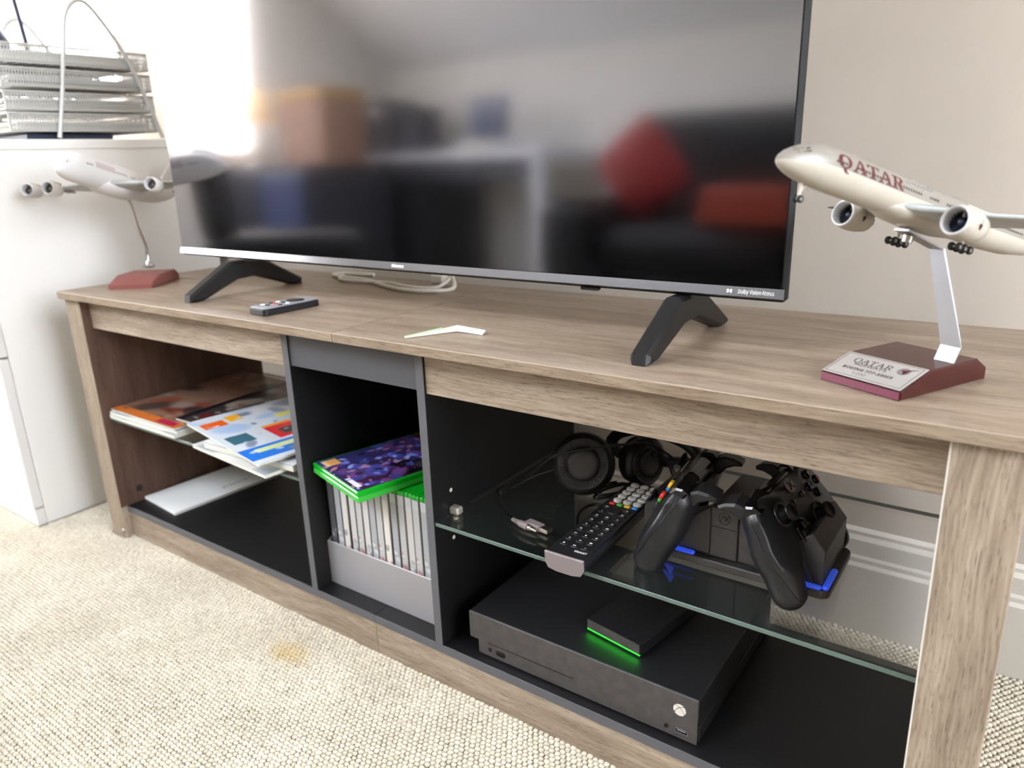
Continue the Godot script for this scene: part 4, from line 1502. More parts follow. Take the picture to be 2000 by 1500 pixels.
func game_pad(label: String, xf: Transform3D, bright: bool) -> Node3D:
	if pad_tris.is_empty():
		pad_tris = nets(pad_field, Vector3(-86, -76, -46), Vector3(86, 44, 16), 2.4)
	var o := thing("game_pad", label, "game controller", xf)
	var parts := [start(), start()]
	for s in parts: s.set_smooth_group(0)
	var seam := start()
	var cutz := -8.0
	for t in pad_tris:
		var mid: Vector3 = (t[0] + t[1] + t[2]) / 3.0
		var k := 0 if mid.z > cutz else 1
		tri(parts[k], t[0] * 0.001, t[1] * 0.001, t[2] * 0.001)
		var hit := []
		for e in 3:
			var a: Vector3 = t[e]
			var b: Vector3 = t[(e + 1) % 3]
			if (a.z > cutz) != (b.z > cutz): hit.append(a.lerp(b, (cutz - a.z) / (b.z - a.z)) * 0.001)
		if hit.size() == 2 and hit[0].distance_to(hit[1]) > 1e-5:
			tube(seam, hit, 0.00038, 4)
	var front := put(o, "front_shell", parts[0], M.pad_plastic)
	var back := put(o, "rear_shell", parts[1], M.pad_plastic)
	put(back, "seam", seam, M.black_gloss)
	var st := start()
	bx(st, Vector3(0, 0.014, -0.0215), Vector3(0.060, 0.034, 0.012), 0.004)
	put(back, "battery_cover", st, M.pad_back)
	# top bar with the connector
	st = start()
	bx(st, Vector3(0, 0.0365, -0.006), Vector3(0.050, 0.008, 0.014), 0.003)
	put(front, "top_bar", st, M.black_gloss)
	var side := Basis(Vector3(0, 1, 0), Vector3(0, 0, 1), Vector3(1, 0, 0))   # drawn (y, z), run along x
	for s in [-1, 1]:
		st = start()
		var bump := PackedVector2Array([Vector2(0.028, 0.0045), Vector2(0.038, 0.0015), Vector2(0.0415, -0.005), Vector2(0.040, -0.011), Vector2(0.031, -0.0115), Vector2(0.025, -0.004)])
		prism(st, bump, 0.0, 0.036, 0.0018, Transform3D(Basis(Vector3.BACK, -0.16 * s), Vector3(0.024 if s > 0 else -0.060, 0.0045 if s > 0 else -0.0015, -0.001)) * Transform3D(side, Vector3()))
		put(o, "bumper", st, M.black_gloss)
		st = start()
		var trig := PackedVector2Array([Vector2(0.022, -0.0125), Vector2(0.037, -0.0125), Vector2(0.045, -0.0185), Vector2(0.0495, -0.0285), Vector2(0.0505, -0.0375), Vector2(0.0470, -0.0395), Vector2(0.0420, -0.0325), Vector2(0.0350, -0.0275), Vector2(0.024, -0.0255)])
		prism(st, trig, 0.0, 0.0245, 0.0024, Transform3D(Basis(Vector3.BACK, -0.12 * s), Vector3(0.031 if s > 0 else -0.0555, 0.004 if s > 0 else 0.0, 0)) * Transform3D(side, Vector3()))
		put(o, "trigger", st, M.pad_back)
	var up := func(x: float, y: float, z: float) -> Transform3D: return Transform3D(Basis(Vector3.RIGHT, PI / 2), Vector3(x, y, z))
	for q in [Vector2(-0.040, 0.013), Vector2(0.021, -0.0135)]:
		st = start()
		lathe(st, [Vector2(0.0125, 0.0), Vector2(0.0125, 0.0016), Vector2(0.0105, 0.0016), Vector2(0.0098, 0.0002)], 28, up.call(q.x, q.y, 0.0074))
		lathe(st, [Vector2(0.0062, 0.0002), Vector2(0.0055, 0.006), Vector2(0.0072, 0.0085), Vector2(0.0086, 0.0095), Vector2(0.0088, 0.0118), Vector2(0.0078, 0.0124), Vector2(0.0062, 0.0112), Vector2(0.0, 0.0106)], 28, up.call(q.x, q.y, 0.0074), 2)
		put(o, "thumbstick", st, M.black_plastic)
	st = start()
	lathe(st, [Vector2(0.0128, 0.0), Vector2(0.0128, 0.001), Vector2(0.0115, 0.0013), Vector2(0, 0.0006)], 28, up.call(-0.021, -0.0135, 0.0076))
	for a in 2:
		bx(st, Vector3(-0.021, -0.0135, 0.0098), Vector3(0.021 if a == 0 else 0.0066, 0.0066 if a == 0 else 0.021, 0.0032), 0.0009)
	put(o, "direction_pad", st, M.black_gloss)
	var face := [[Vector2(0, -0.0105), "green", "A"], [Vector2(0.0105, 0), "red", "B"], [Vector2(-0.0105, 0), "blue", "X"], [Vector2(0, 0.0105), "yellow", "Y"]]
	for f in face:
		st = start()
		var c: Vector2 = Vector2(0.041, 0.013) + f[0]
		lathe(st, [Vector2(0.0050, 0), Vector2(0.0050, 0.0024), Vector2(0.0040, 0.0034), Vector2(0, 0.0038)], 20, up.call(c.x, c.y, 0.0060))
		var b := put(o, "button", st, M[f[1]] if bright else M.black_gloss)
		letters(b, "lettering", f[2], 0.0046, M.black_gloss if bright else M[f[1]], Transform3D(Basis(), Vector3(c.x, c.y, 0.0099)), "Droid Sans", 0.0001, 1.0, true)
	for x in [-0.0115, 0.0115]:
		st = start()
		lathe(st, [Vector2(0.0032, 0), Vector2(0.0032, 0.0012), Vector2(0.0022, 0.0018), Vector2(0, 0.0018)], 16, up.call(x, 0.0135, 0.0078))
		put(o, "menu_button", st, M.black_gloss)
	st = start()
	lathe(st, [Vector2(0.0075, 0), Vector2(0.0075, 0.0010), Vector2(0.0066, 0.0014), Vector2(0, 0.0012)], 26, up.call(0, 0.0285, 0.0079))
	var guide := put(o, "guide_button", st, M.remote_grey)
	st = start()
	for a in [0.75, -0.75]:
		bx(st, Vector3(), Vector3(0.0014, 0.0125, 0.0005), 0.0, Transform3D(Basis(Vector3.BACK, a), Vector3(0, 0.0285, 0.0094)))
	put(guide, "emblem", st, M.black_gloss)
	return o

func glass_shelf_things() -> void:
	# charging dock
	var dock := thing("charging_dock", "black charging dock with blue light strips, between two game pads on the glass shelf", "charging dock", Transform3D(Basis(), Vector3(1.150, YS, -0.150)))
	var st := start()
	var flat_xz := Basis(Vector3(1, 0, 0), Vector3(0, 0, -1), Vector3(0, 1, 0))
	prism(st, round_poly(0.1010, 0.0515, 0.009), 0.0, 0.0085, 0.0012, Transform3D(flat_xz, Vector3(0.0055, 0, 0)))
	put(dock, "base_plate", st, M.dock_plastic)
	# blue strips sit in the rim of the base
	for q in [[-0.0920, -0.030], [0.055, 0.099]]:
		st = start()
		bx(st, Vector3((q[0] + q[1]) / 2, 0.0105, 0.0478), Vector3(q[1] - q[0], 0.0042, 0.0062), 0.0016)
		if q[1] > 0: bx(st, Vector3(0.1022, 0.0105, 0.027), Vector3(0.0062, 0.0042, 0.042), 0.0016)
		var s := put(dock, "light_strip", st, M.blue_light)
		s.set_meta("label", "glowing blue light strip")
		var l := OmniLight3D.new()
		l.name = "blue_glow"
		l.light_color = Color(0.18, 0.35, 1.0)
		l.light_energy = 0.0004
		l.light_size = 0.002
		l.omni_range = 4.0
		l.omni_attenuation = 2.0
		l.shadow_enabled = true
		l.position = Vector3((q[0] + q[1]) / 2, 0.013, 0.0535)
		dock.add_child(l, true)
	st = start()
	var shape := PackedVector2Array([Vector2(-0.092, 0.0085), Vector2(0.099, 0.0085), Vector2(0.099, 0.046), Vector2(0.086, 0.062), Vector2(0.076, 0.056), Vector2(0.050, 0.022), Vector2(0.014, 0.050), Vector2(0.014, 0.069), Vector2(-0.014, 0.069), Vector2(-0.014, 0.050), Vector2(-0.050, 0.022), Vector2(-0.076, 0.056), Vector2(-0.086, 0.062), Vector2(-0.092, 0.046)])
	prism(st, shape, -0.046, 0.042, 0.001)
	put(dock, "cradle", st, M.dock_plastic)
	for s in [-1, 1]:
		st = start()
		var wing := PackedVector2Array([Vector2(0.0150 * s, 0.012), Vector2(0.090 * s, 0.012), Vector2(0.078 * s, 0.036), Vector2(0.050 * s, 0.040), Vector2(0.0150 * s, 0.068)])
		prism(st, wing, 0.0422, 0.0448, 0.001)
		put(dock, "front_cheek", st, M.dock_plastic)
	st = start()
	prism(st, round_poly(0.0144, 0.0285, 0.001, 2), 0.0422, 0.0455, 0.0008, Transform3D(Basis(), Vector3(0, 0.040, 0)))
	var tower := put(dock, "centre_panel", st, M.dock_plastic)
	st = start()
	bx(st, Vector3(0, 0.0465, 0.0456), Vector3(0.0270, 0.0006, 0.0004))
	put(tower, "panel_joint", st, M.black_gloss)
	st = start()
	var loop := []
	for k in 21: loop.append(Vector3(0.0062 * cos(TAU * k / 20), 0.0575 + 0.0062 * sin(TAU * k / 20), 0.0456))
	tube(st, loop, 0.00035, 5)
	for pr in [[Vector3(-0.004, 0.0545, 0.0456), Vector3(-0.0015, 0.061, 0.0456)], [Vector3(-0.0015, 0.061, 0.0456), Vector3(0.001, 0.0545, 0.0456)], [Vector3(0.0005, 0.061, 0.0456), Vector3(0.0042, 0.0545, 0.0456)], [Vector3(0.0042, 0.061, 0.0456), Vector3(0.0005, 0.0545, 0.0456)]]:
		tube(st, pr, 0.0004, 5)
	put(tower, "emblem", st, M.black_gloss)
	var bb := Basis(Vector3(0.0814, 0.0535, -0.9952), Vector3(-0.613, 0.79, -0.0076), Vector3(0.7859, 0.6107, 0.0971)).orthonormalized()
	game_pad("black game pad with its sticks and buttons facing right, on the dock's right side", Transform3D(bb, Vector3(1.2136, 0.3029, -0.1396)), false)
	var ba := Basis(Vector3(0.0909, 0.003, 0.9959), Vector3(0.5012, 0.864, -0.0484), Vector3(-0.8605, 0.5035, 0.077)).orthonormalized()
	game_pad("black game pad with coloured buttons turned away to the left, on the dock's left side", Transform3D(ba, Vector3(1.085, 0.2986, -0.1362)), true)
	remote_large()
	headset()
	splitter_cable()

func remote_large() -> void:
	var o := thing("remote_control", "long black remote control with white number buttons, sticking out over the glass shelf", "remote control", Transform3D(Basis(Vector3.UP, 0.02), Vector3(1.0125, YS, -0.111)), "remote controls")
	var st := start()
	var pl := func(x: float, y: float, z: float) -> PackedVector3Array:
		# cross section: flat top, rounded belly
		var p := PackedVector3Array()
		for q in [[-1.0, 0.0], [-0.98, 0.35], [-0.94, 0.46], [0.94, 0.46], [0.98, 0.35], [1.0, 0.0], [0.86, -0.42], [0.55, -0.54], [-0.55, -0.54], [-0.86, -0.42]]:
			p.append(Vector3(q[0] * x, 0.0112 + q[1] * y, z))
		return p
	var rings := [pl.call(0.0225, 0.017, -0.104), pl.call(0.0232, 0.0195, -0.098), pl.call(0.0235, 0.0205, 0.0), pl.call(0.0235, 0.0205, 0.096), pl.call(0.0232, 0.0200, 0.1000)]
	for r in rings: r.reverse()
	loft(st, rings, true, true, -1)
	var body := put(o, "body", st, M.black_satin)
	st = start()
	var cap := PackedVector2Array([Vector2(-0.0235, 0.0205), Vector2(-0.0232, 0.008), Vector2(-0.0195, 0.0015), Vector2(-0.009, -0.0005), Vector2(0.009, -0.0005), Vector2(0.0195, 0.0015), Vector2(0.0232, 0.008), Vector2(0.0235, 0.0205)])
	prism(st, cap, 0.1000, 0.1035, 0.0008)
	put(o, "end_cap", st, M.remote_grey).set_meta("label", "mauve-grey end cap")
	var y := 0.0206
	# white number keys: four rows of four columns, in the frame of the remote
	for row in 5:
		for col in 3:
			var x := -0.0098 + 0.0128 * col
			var z := -0.0425 - 0.0120 * row
			st = start()
			lathe(st, [Vector2(0.0053, -0.0006), Vector2(0.0053, 0.0016), Vector2(0.0045, 0.0023), Vector2(0, 0.0025)], 18, Transform3D(Basis(), Vector3(x, y, z)))
			var b := put(o, "number_button", st, M.button_white)
			var t: String = [["", "0", ""], ["7", "8", "9"], ["4", "5", "6"], ["1", "2", "3"], ["", "", ""]][row][col]
			if t != "": letters(b, "lettering", t, 0.0030, M.plaque_print, Transform3D(Basis(Vector3.RIGHT, -PI / 2), Vector3(x, y + 0.00255, z)), "Droid Sans", 0.0001)
	var cols := ["red", "green", "yellow", "blue"]
	for k in 4:
		st = start()
		bx(st, Vector3(-0.0115 + 0.0096 * k, y + 0.0006, -0.0322), Vector3(0.0078, 0.0026, 0.0058), 0.001)
		put(o, "colour_button", st, M[cols[k]])
	# black keys, each with a pale mark
	for row in 9:
		for col in 3:
			if row < 2 and col == 1: continue
			st = start()
			var z := -0.0205 + 0.0125 * row
			prism(st, round_poly(0.0044, 0.0036, 0.0024, 4), -0.0004, 0.0012, 0.0004, Transform3D(flat_basis(), Vector3(-0.0130 + 0.0130 * col, y, z)))
			var b := put(o, "key", st, M.button_black)
			st = start()
			bx(st, Vector3(-0.0130 + 0.0130 * col, y + 0.00125, z), Vector3([0.0034, 0.0016, 0.0024][(row + col) % 3], 0.0001, [0.0008, 0.0018, 0.0012][(row * 2 + col) % 3]))
			put(b, "mark", st, M.white_print)
	st = start()
	lathe(st, [Vector2(0.0085, -0.0004), Vector2(0.0085, 0.0010), Vector2(0.0060, 0.0012), Vector2(0, 0.0008)], 26, Transform3D(Basis(), Vector3(0, y, -0.0145)))
	put(o, "direction_ring", st, M.button_black)
	letters(body, "lettering", "SMART", 0.0022, M.white_print, Transform3D(Basis(Vector3.RIGHT, -PI / 2), Vector3(0.013, y + 0.0014, 0.0900)), "Droid Sans", 0.0001)

func flat_basis() -> Basis:
	return Basis(Vector3(1, 0, 0), Vector3(0, 0, -1), Vector3(0, 1, 0))

func headset() -> void:
	var o := thing("headset", "black over-ear headset with ribbed ear cups, lying behind the remote on the glass shelf", "headset", Transform3D(Basis(), Vector3(0.985, YS, -0.215)))
	var n := Vector3(0.40, 0.34, 0.84).normalized()
	var c0 := Vector3(0.938, 0.2810, -0.1800) - o.position
	var c1 := Vector3(0.999, 0.2735, -0.243) - o.position
	var n1 := Vector3(0.93, 0.12, 0.30).normalized()
	for k in 2:
		var at: Vector3 = c0 if k == 0 else c1
		var nn: Vector3 = n if k == 0 else n1
		var f := facing(at, Vector3.RIGHT if k == 0 else Vector3.FORWARD, nn) * Transform3D(Basis(Vector3.RIGHT, PI / 2).scaled(Vector3.ONE * (1.0 if k == 0 else 0.84)), Vector3())
		var st := start()
		lathe(st, [Vector2(0.0, -0.022), Vector2(0.030, -0.022), Vector2(0.0385, -0.018), Vector2(0.0405, -0.010), Vector2(0.0385, -0.002), Vector2(0.034, 0.0)], 40, f)
		var cup := put(o, "ear_cup", st, M.black_plastic)
		st = start()
		lathe(st, [Vector2(0.0340, -0.001), Vector2(0.0336, 0.0022), Vector2(0.0318, 0.0030), Vector2(0.0300, 0.0022), Vector2(0.0225, 0.0006), Vector2(0.0205, 0.0026)], 48, f)
		put(cup, "rim", st, M.black_satin)
		st = start()
		for i in 48:
			var q := f * Transform3D(Basis(Vector3.UP, TAU * i / 48), Vector3())
			bx(st, Vector3(0.0272, 0.0026, 0), Vector3(0.0052, 0.0022, 0.0016), 0.0004, q)
		put(cup, "ribs", st, M.dock_plastic)
		st = start()
		lathe(st, [Vector2(0.0205, 0.0018), Vector2(0.0200, 0.0046), Vector2(0.0150, 0.0060), Vector2(0, 0.0066)], 36, f)
		put(cup, "cover_disc", st, M.dock_plastic)
		st = start()
		lathe(st, [Vector2(0.026, -0.022), Vector2(0.036, -0.0235), Vector2(0.0365, -0.028), Vector2(0.032, -0.031), Vector2(0.022, -0.029)], 32, f)
		put(cup, "ear_cushion", st, M.leather_black)
	# band: from cup to cup in a wide arc lying back over the shelf
	var g := func(x: float, y: float, z: float) -> Vector3: return Vector3(x, y, z) - o.position
	var st := start()
	tube(st, curve([g.call(0.934, 0.283, -0.262), g.call(0.947, 0.2675, -0.265), g.call(0.978, 0.2645, -0.268), g.call(1.020, 0.2695, -0.268), g.call(1.050, 0.2755, -0.265), g.call(1.056, 0.290, -0.262), g.call(1.033, 0.304, -0.262), g.call(0.985, 0.3095, -0.262), g.call(0.950, 0.2995, -0.262), g.call(0.934, 0.284, -0.262)], 6), 0.0078, 10)
	put(o, "headband", st, M.black_satin)
	for q in [[g.call(0.9345, 0.290, -0.205), g.call(0.932, 0.290, -0.230), g.call(0.936, 0.282, -0.262)], [g.call(1.000, 0.285, -0.245), g.call(1.004, 0.283, -0.256), g.call(1.012, 0.272, -0.266)]]:
		st = start()
		tube(st, curve(q, 5), 0.0060, 10, 0.7)
		put(o, "yoke", st, M.black_satin)
	st = start()
	bx(st, g.call(1.0315, 0.2690, -0.2590), Vector3(0.009, 0.0036, 0.003), 0.001, Transform3D())
	put(o, "slider_mark", st, M.remote_silver)

func splitter_cable() -> void:
	var o := thing("audio_cable", "thin black audio cable with a silver jack and usb plug beside the remote", "cable", Transform3D(Basis(), Vector3(0.900, YS, -0.120)))
	var y := YS + 0.0026
	var g := func(x: float, yy: float, z: float) -> Vector3: return Vector3(x, yy, z) - o.position
	var st := start()
	# from the headset over its cup, down to the block, then two tails to the plugs
	tube(st, curve([g.call(1.036, 0.286, -0.240), g.call(1.028, 0.296, -0.232), g.call(1.008, 0.3095, -0.218), g.call(0.970, 0.3115, -0.178), g.call(0.924, 0.3040, -0.142), g.call(0.885, 0.2705, -0.139), g.call(0.850, y + 0.004, -0.137)], 8), 0.0017, 7)
	tube(st, curve([g.call(0.905, 0.272, -0.165), g.call(0.882, 0.262, -0.150), g.call(0.855, y + 0.006, -0.136)], 6), 0.0013, 7)
	put(o, "lead", st, M.cable_black)
	st = start()
	bx(st, g.call(0.8440, y + 0.003, -0.1305), Vector3(0.010, 0.008, 0.016), 0.002)
	put(o, "splitter_block", st, M.black_plastic)
	st = start()
	tube(st, curve([g.call(0.846, y, -0.123), g.call(0.861, y, -0.103), g.call(0.885, y, -0.083), g.call(0.903, y, -0.073)], 7), 0.0012, 7)
	tube(st, curve([g.call(0.848, y, -0.121), g.call(0.866, y, -0.098), g.call(0.898, y, -0.082), g.call(0.923, y, -0.0765)], 7), 0.0012, 7)
	put(o, "tail", st, M.cable_black)
	# jack: ribbed sleeve, grey body, bright tip
	var a: Vector3 = g.call(0.902, y + 0.0014, -0.0735)
	var dir := Vector3(0.055, 0, 0.013).normalized()
	var f := Transform3D(Basis(dir.cross(Vector3.UP), dir, Vector3.UP).orthonormalized(), a)
	f.basis = Basis(Vector3.UP.cross(dir).normalized(), dir, Vector3.UP.cross(dir).normalized().cross(dir))
	st = start()
	for k in 5: turned(st, [Vector2(0, 0), Vector2(0.0022 + 0.00025 * k, 0), Vector2(0.0024 + 0.00025 * k, 0.002), Vector2(0, 0.002)], 14, f * Transform3D(Basis(), Vector3(0, 0.0028 * k, 0)))
	turned(st, [Vector2(0, 0), Vector2(0.0042, 0), Vector2(0.0044, 0.014), Vector2(0, 0.014)], 18, f * Transform3D(Basis(), Vector3(0, 0.014, 0)))
	put(o, "jack_body", st, M.remote_grey)
	st = start()
	turned(st, [Vector2(0, 0), Vector2(0.0034, 0), Vector2(0.0034, 0.004), Vector2(0.0024, 0.005), Vector2(0.0022, 0.012), Vector2(0.0012, 0.0145), Vector2(0, 0.0145)], 18, f * Transform3D(Basis(), Vector3(0, 0.028, 0)))
	put(o, "jack_tip", st, M.nickel)
	a = g.call(0.921, y + 0.0016, -0.0768)
	dir = Vector3(0.055, 0, 0.008).normalized()
	f.basis = Basis(Vector3.UP.cross(dir).normalized(), dir, Vector3.UP.cross(dir).normalized().cross(dir))
	f.origin = a
	st = start()
	bx(st, Vector3(0, 0.012, 0), Vector3(0.012, 0.024, 0.0068), 0.0014, f)
	put(o, "usb_body", st, M.remote_grey)
	st = start()
	bx(st, Vector3(0, 0.030, 0), Vector3(0.0105, 0.012, 0.0045), 0.0004, f)
	put(o, "usb_tip", st, M.nickel)
	# a second, longer lead lies coiled between headset and remote
	var c := thing("headset_cable", "black headset cable in loose loops between headset and remote", "cable", Transform3D(Basis(), Vector3(0.985, YS, -0.16)))
	var h := func(x: float, yy: float, z: float) -> Vector3: return Vector3(x, yy, z) - c.position
	st = start()
	var pts := []
	for k in 46:
		var t := k * 0.40
		var u := 0.034 * cos(t) * (1.0 - 0.006 * k)
		var v := 0.0095 * sin(t) * (1.0 + 0.012 * k)
		pts.append(h.call(0.9665 + 0.33 * u + 0.94 * v, YS + 0.0022 + 0.0026 * (k / 16), -0.208 - 0.94 * u + 0.33 * v))
	tube(st, pts, 0.0015, 6)
	tube(st, curve([h.call(0.978, YS + 0.002, -0.098), h.call(0.9702, YS + 0.002, -0.1102), h.call(0.9593, YS + 0.002, -0.1349), h.call(0.9611, YS + 0.002, -0.1590), h.call(0.972, YS + 0.002, -0.1658), h.call(0.985, YS + 0.002, -0.158)], 7), 0.0019, 6)
	put(c, "coil", st, M.cable_black)
	st = start()
	tube(st, curve([h.call(0.986, 0.3075, -0.248), h.call(1.0167, 0.2915, -0.238), h.call(1.0315, 0.2845, -0.229), h.call(1.0415, 0.268, -0.224), h.call(1.0420, 0.250, -0.222), h.call(1.0415, YS + 0.002, -0.220)], 7), 0.0016, 6)
	tube(st, curve([h.call(0.994, 0.311, -0.246), h.call(1.022, 0.294, -0.232), h.call(1.043, 0.279, -0.222), h.call(1.049, 0.262, -0.214), h.call(1.0455, YS + 0.002, -0.205)], 7), 0.0013, 6)
	put(c, "lead", st, M.cable_black)

# ------------------------------------------------------------------ reading matter in the left compartment
func magazine(label: String, xf: Transform3D, w: float, d: float, th: float, cover: Material, group := "magazines on the left glass shelf", sag := 0.0) -> Node3D:
	# local: x across, z towards the viewer, lies on y = 0
	var o := thing("magazine", label, "magazine", xf, group)
	var st := start()
	bx(st, Vector3(0, th / 2, 0), Vector3(w, th - 0.0006, d), 0.0004)
	put(o, "pages", st, M.paper_edge)
	st = start()
	sheet(st, -w / 2 - 0.0006, -d / 2 - 0.0006, w / 2 + 0.0006, d / 2 + 0.0006, th + 0.0002, 0.0004, w > d)
	put(o, "cover", st, cover)
	return o

func collage(seed_: int, base: Color, cols: Array, rects: Array) -> ImageTexture:
	return picture(192, 256, func(im: Image):
		var r := RandomNumberGenerator.new()
		r.seed = seed_
		im.fill(base)
		blots(im, 26, r, cols, 8, 34, Rect2i(0, 0, 192, 256))
		for q in rects: im.fill_rect(Rect2i(q[0], q[1], q[2], q[3]), q[4])
		blots(im, 30, r, cols, 3, 9, Rect2i(10, 10, 172, 236)))

func reading_things() -> void:
	var orange := printed("orange_cover", collage(3, Color(0.50, 0.38, 0.31), [Color(0.26, 0.16, 0.13), Color(0.68, 0.54, 0.44), Color(0.18, 0.15, 0.15), Color(0.50, 0.22, 0.16), Color(0.62, 0.58, 0.54)], [[0, 236, 192, 20, Color(0.74, 0.40, 0.16)], [130, 238, 50, 14, Color(0.62, 0.14, 0.26)]]), 0.3)
	var dark := printed("dark_cover", collage(5, Color(0.20, 0.18, 0.18), [Color(0.08, 0.09, 0.12), Color(0.46, 0.44, 0.42), Color(0.62, 0.58, 0.52), Color(0.40, 0.08, 0.10)], [[0, 0, 14, 256, Color(0.05, 0.06, 0.10)]]), 0.3)
	var busy := printed("busy_cover", collage(9, Color(0.80, 0.83, 0.86), [Color(0.62, 0.72, 0.86), Color(0.88, 0.87, 0.86), Color(0.45, 0.50, 0.58), Color(0.75, 0.80, 0.88)], [[70, 120, 70, 62, Color(0.80, 0.08, 0.16)], [70, 112, 74, 10, Color(0.90, 0.55, 0.12)], [84, 140, 44, 30, Color(0.24, 0.20, 0.20)], [10, 120, 34, 40, Color(0.24, 0.40, 0.46)], [8, 30, 36, 30, Color(0.86, 0.36, 0.12)], [50, 20, 22, 30, Color(0.92, 0.66, 0.14)], [110, 70, 60, 20, Color(0.88, 0.86, 0.45)], [0, 190, 150, 52, Color(0.16, 0.44, 0.80)], [20, 200, 60, 16, Color(0.80, 0.86, 0.62)], [120, 196, 72, 40, Color(0.90, 0.90, 0.90)]]), 0.25)
	var blue := printed("blue_cover", collage(12, Color(0.55, 0.68, 0.82), [Color(0.40, 0.55, 0.78), Color(0.78, 0.84, 0.90), Color(0.30, 0.34, 0.40), Color(0.66, 0.60, 0.62)], [[0, 0, 192, 20, Color(0.10, 0.20, 0.50)], [0, 200, 192, 34, Color(0.10, 0.58, 0.78)], [0, 232, 192, 24, Color(0.90, 0.91, 0.92)]]), 0.25)
	var pale := printed("pale_cover", collage(15, Color(0.84, 0.84, 0.82), [Color(0.70, 0.74, 0.76), Color(0.90, 0.90, 0.88), Color(0.56, 0.60, 0.62)], []), 0.3)
	var g := func(x: float, y: float, z: float, turn: float) -> Transform3D: return Transform3D(Basis(Vector3.UP, turn), Vector3(x, YS + 0.0004 + y, z))
	magazine("white-edged magazine at the very bottom of the left pile", g.call(0.160, 0.0, -0.158, 0.0), 0.205, 0.275, 0.0065, pale)
	magazine("white-edged magazine second from the bottom of the left pile", g.call(0.160, 0.0070, -0.160, 0.02), 0.205, 0.275, 0.0060, pale)
	magazine("magazine with an orange-footed brown cover on top of the left pile", g.call(0.160, 0.0136, -0.162, -0.01), 0.205, 0.275, 0.0034, orange)
	magazine("pale magazine at the bottom of the fanned pile by the divider", g.call(0.440, 0.0, -0.142, -0.08), 0.205, 0.275, 0.0060, pale)
	magazine("blue and white magazine in the fanned pile beside the divider", g.call(0.452, 0.0066, -0.158, 0.05), 0.200, 0.280, 0.0100, blue)
	magazine("dark-covered magazine with a black left edge, between the orange and the bright one", g.call(0.322, 0.0176, -0.190, 0.03), 0.205, 0.275, 0.0034, dark)
	magazine("bright magazine with a red car block and blue foot, topmost of the fanned pile", g.call(0.424, 0.0216, -0.110, -0.19), 0.255, 0.200, 0.0042, busy)
	# booklet on the bottom board
	var o := thing("booklet", "plain white booklet with one grey printed line, on the bottom board of the left compartment", "booklet", Transform3D(Basis(Vector3.UP, -0.08), Vector3(0.121, YB + 0.0005, -0.158)))
	var st := start()
	bx(st, Vector3(0, 0.003, 0), Vector3(0.118, 0.006, 0.216), 0.0008)
	var p := put(o, "pages", st, M.paper)
	st = start()
	for k in 7:
		bx(st, Vector3(0.030, 0.00605, -0.050 + 0.0075 * k), Vector3(0.004, 0.0001, [0.005, 0.003, 0.006, 0.004, 0.005, 0.003, 0.006][k]))
	put(p, "print", st, M.grey_print)

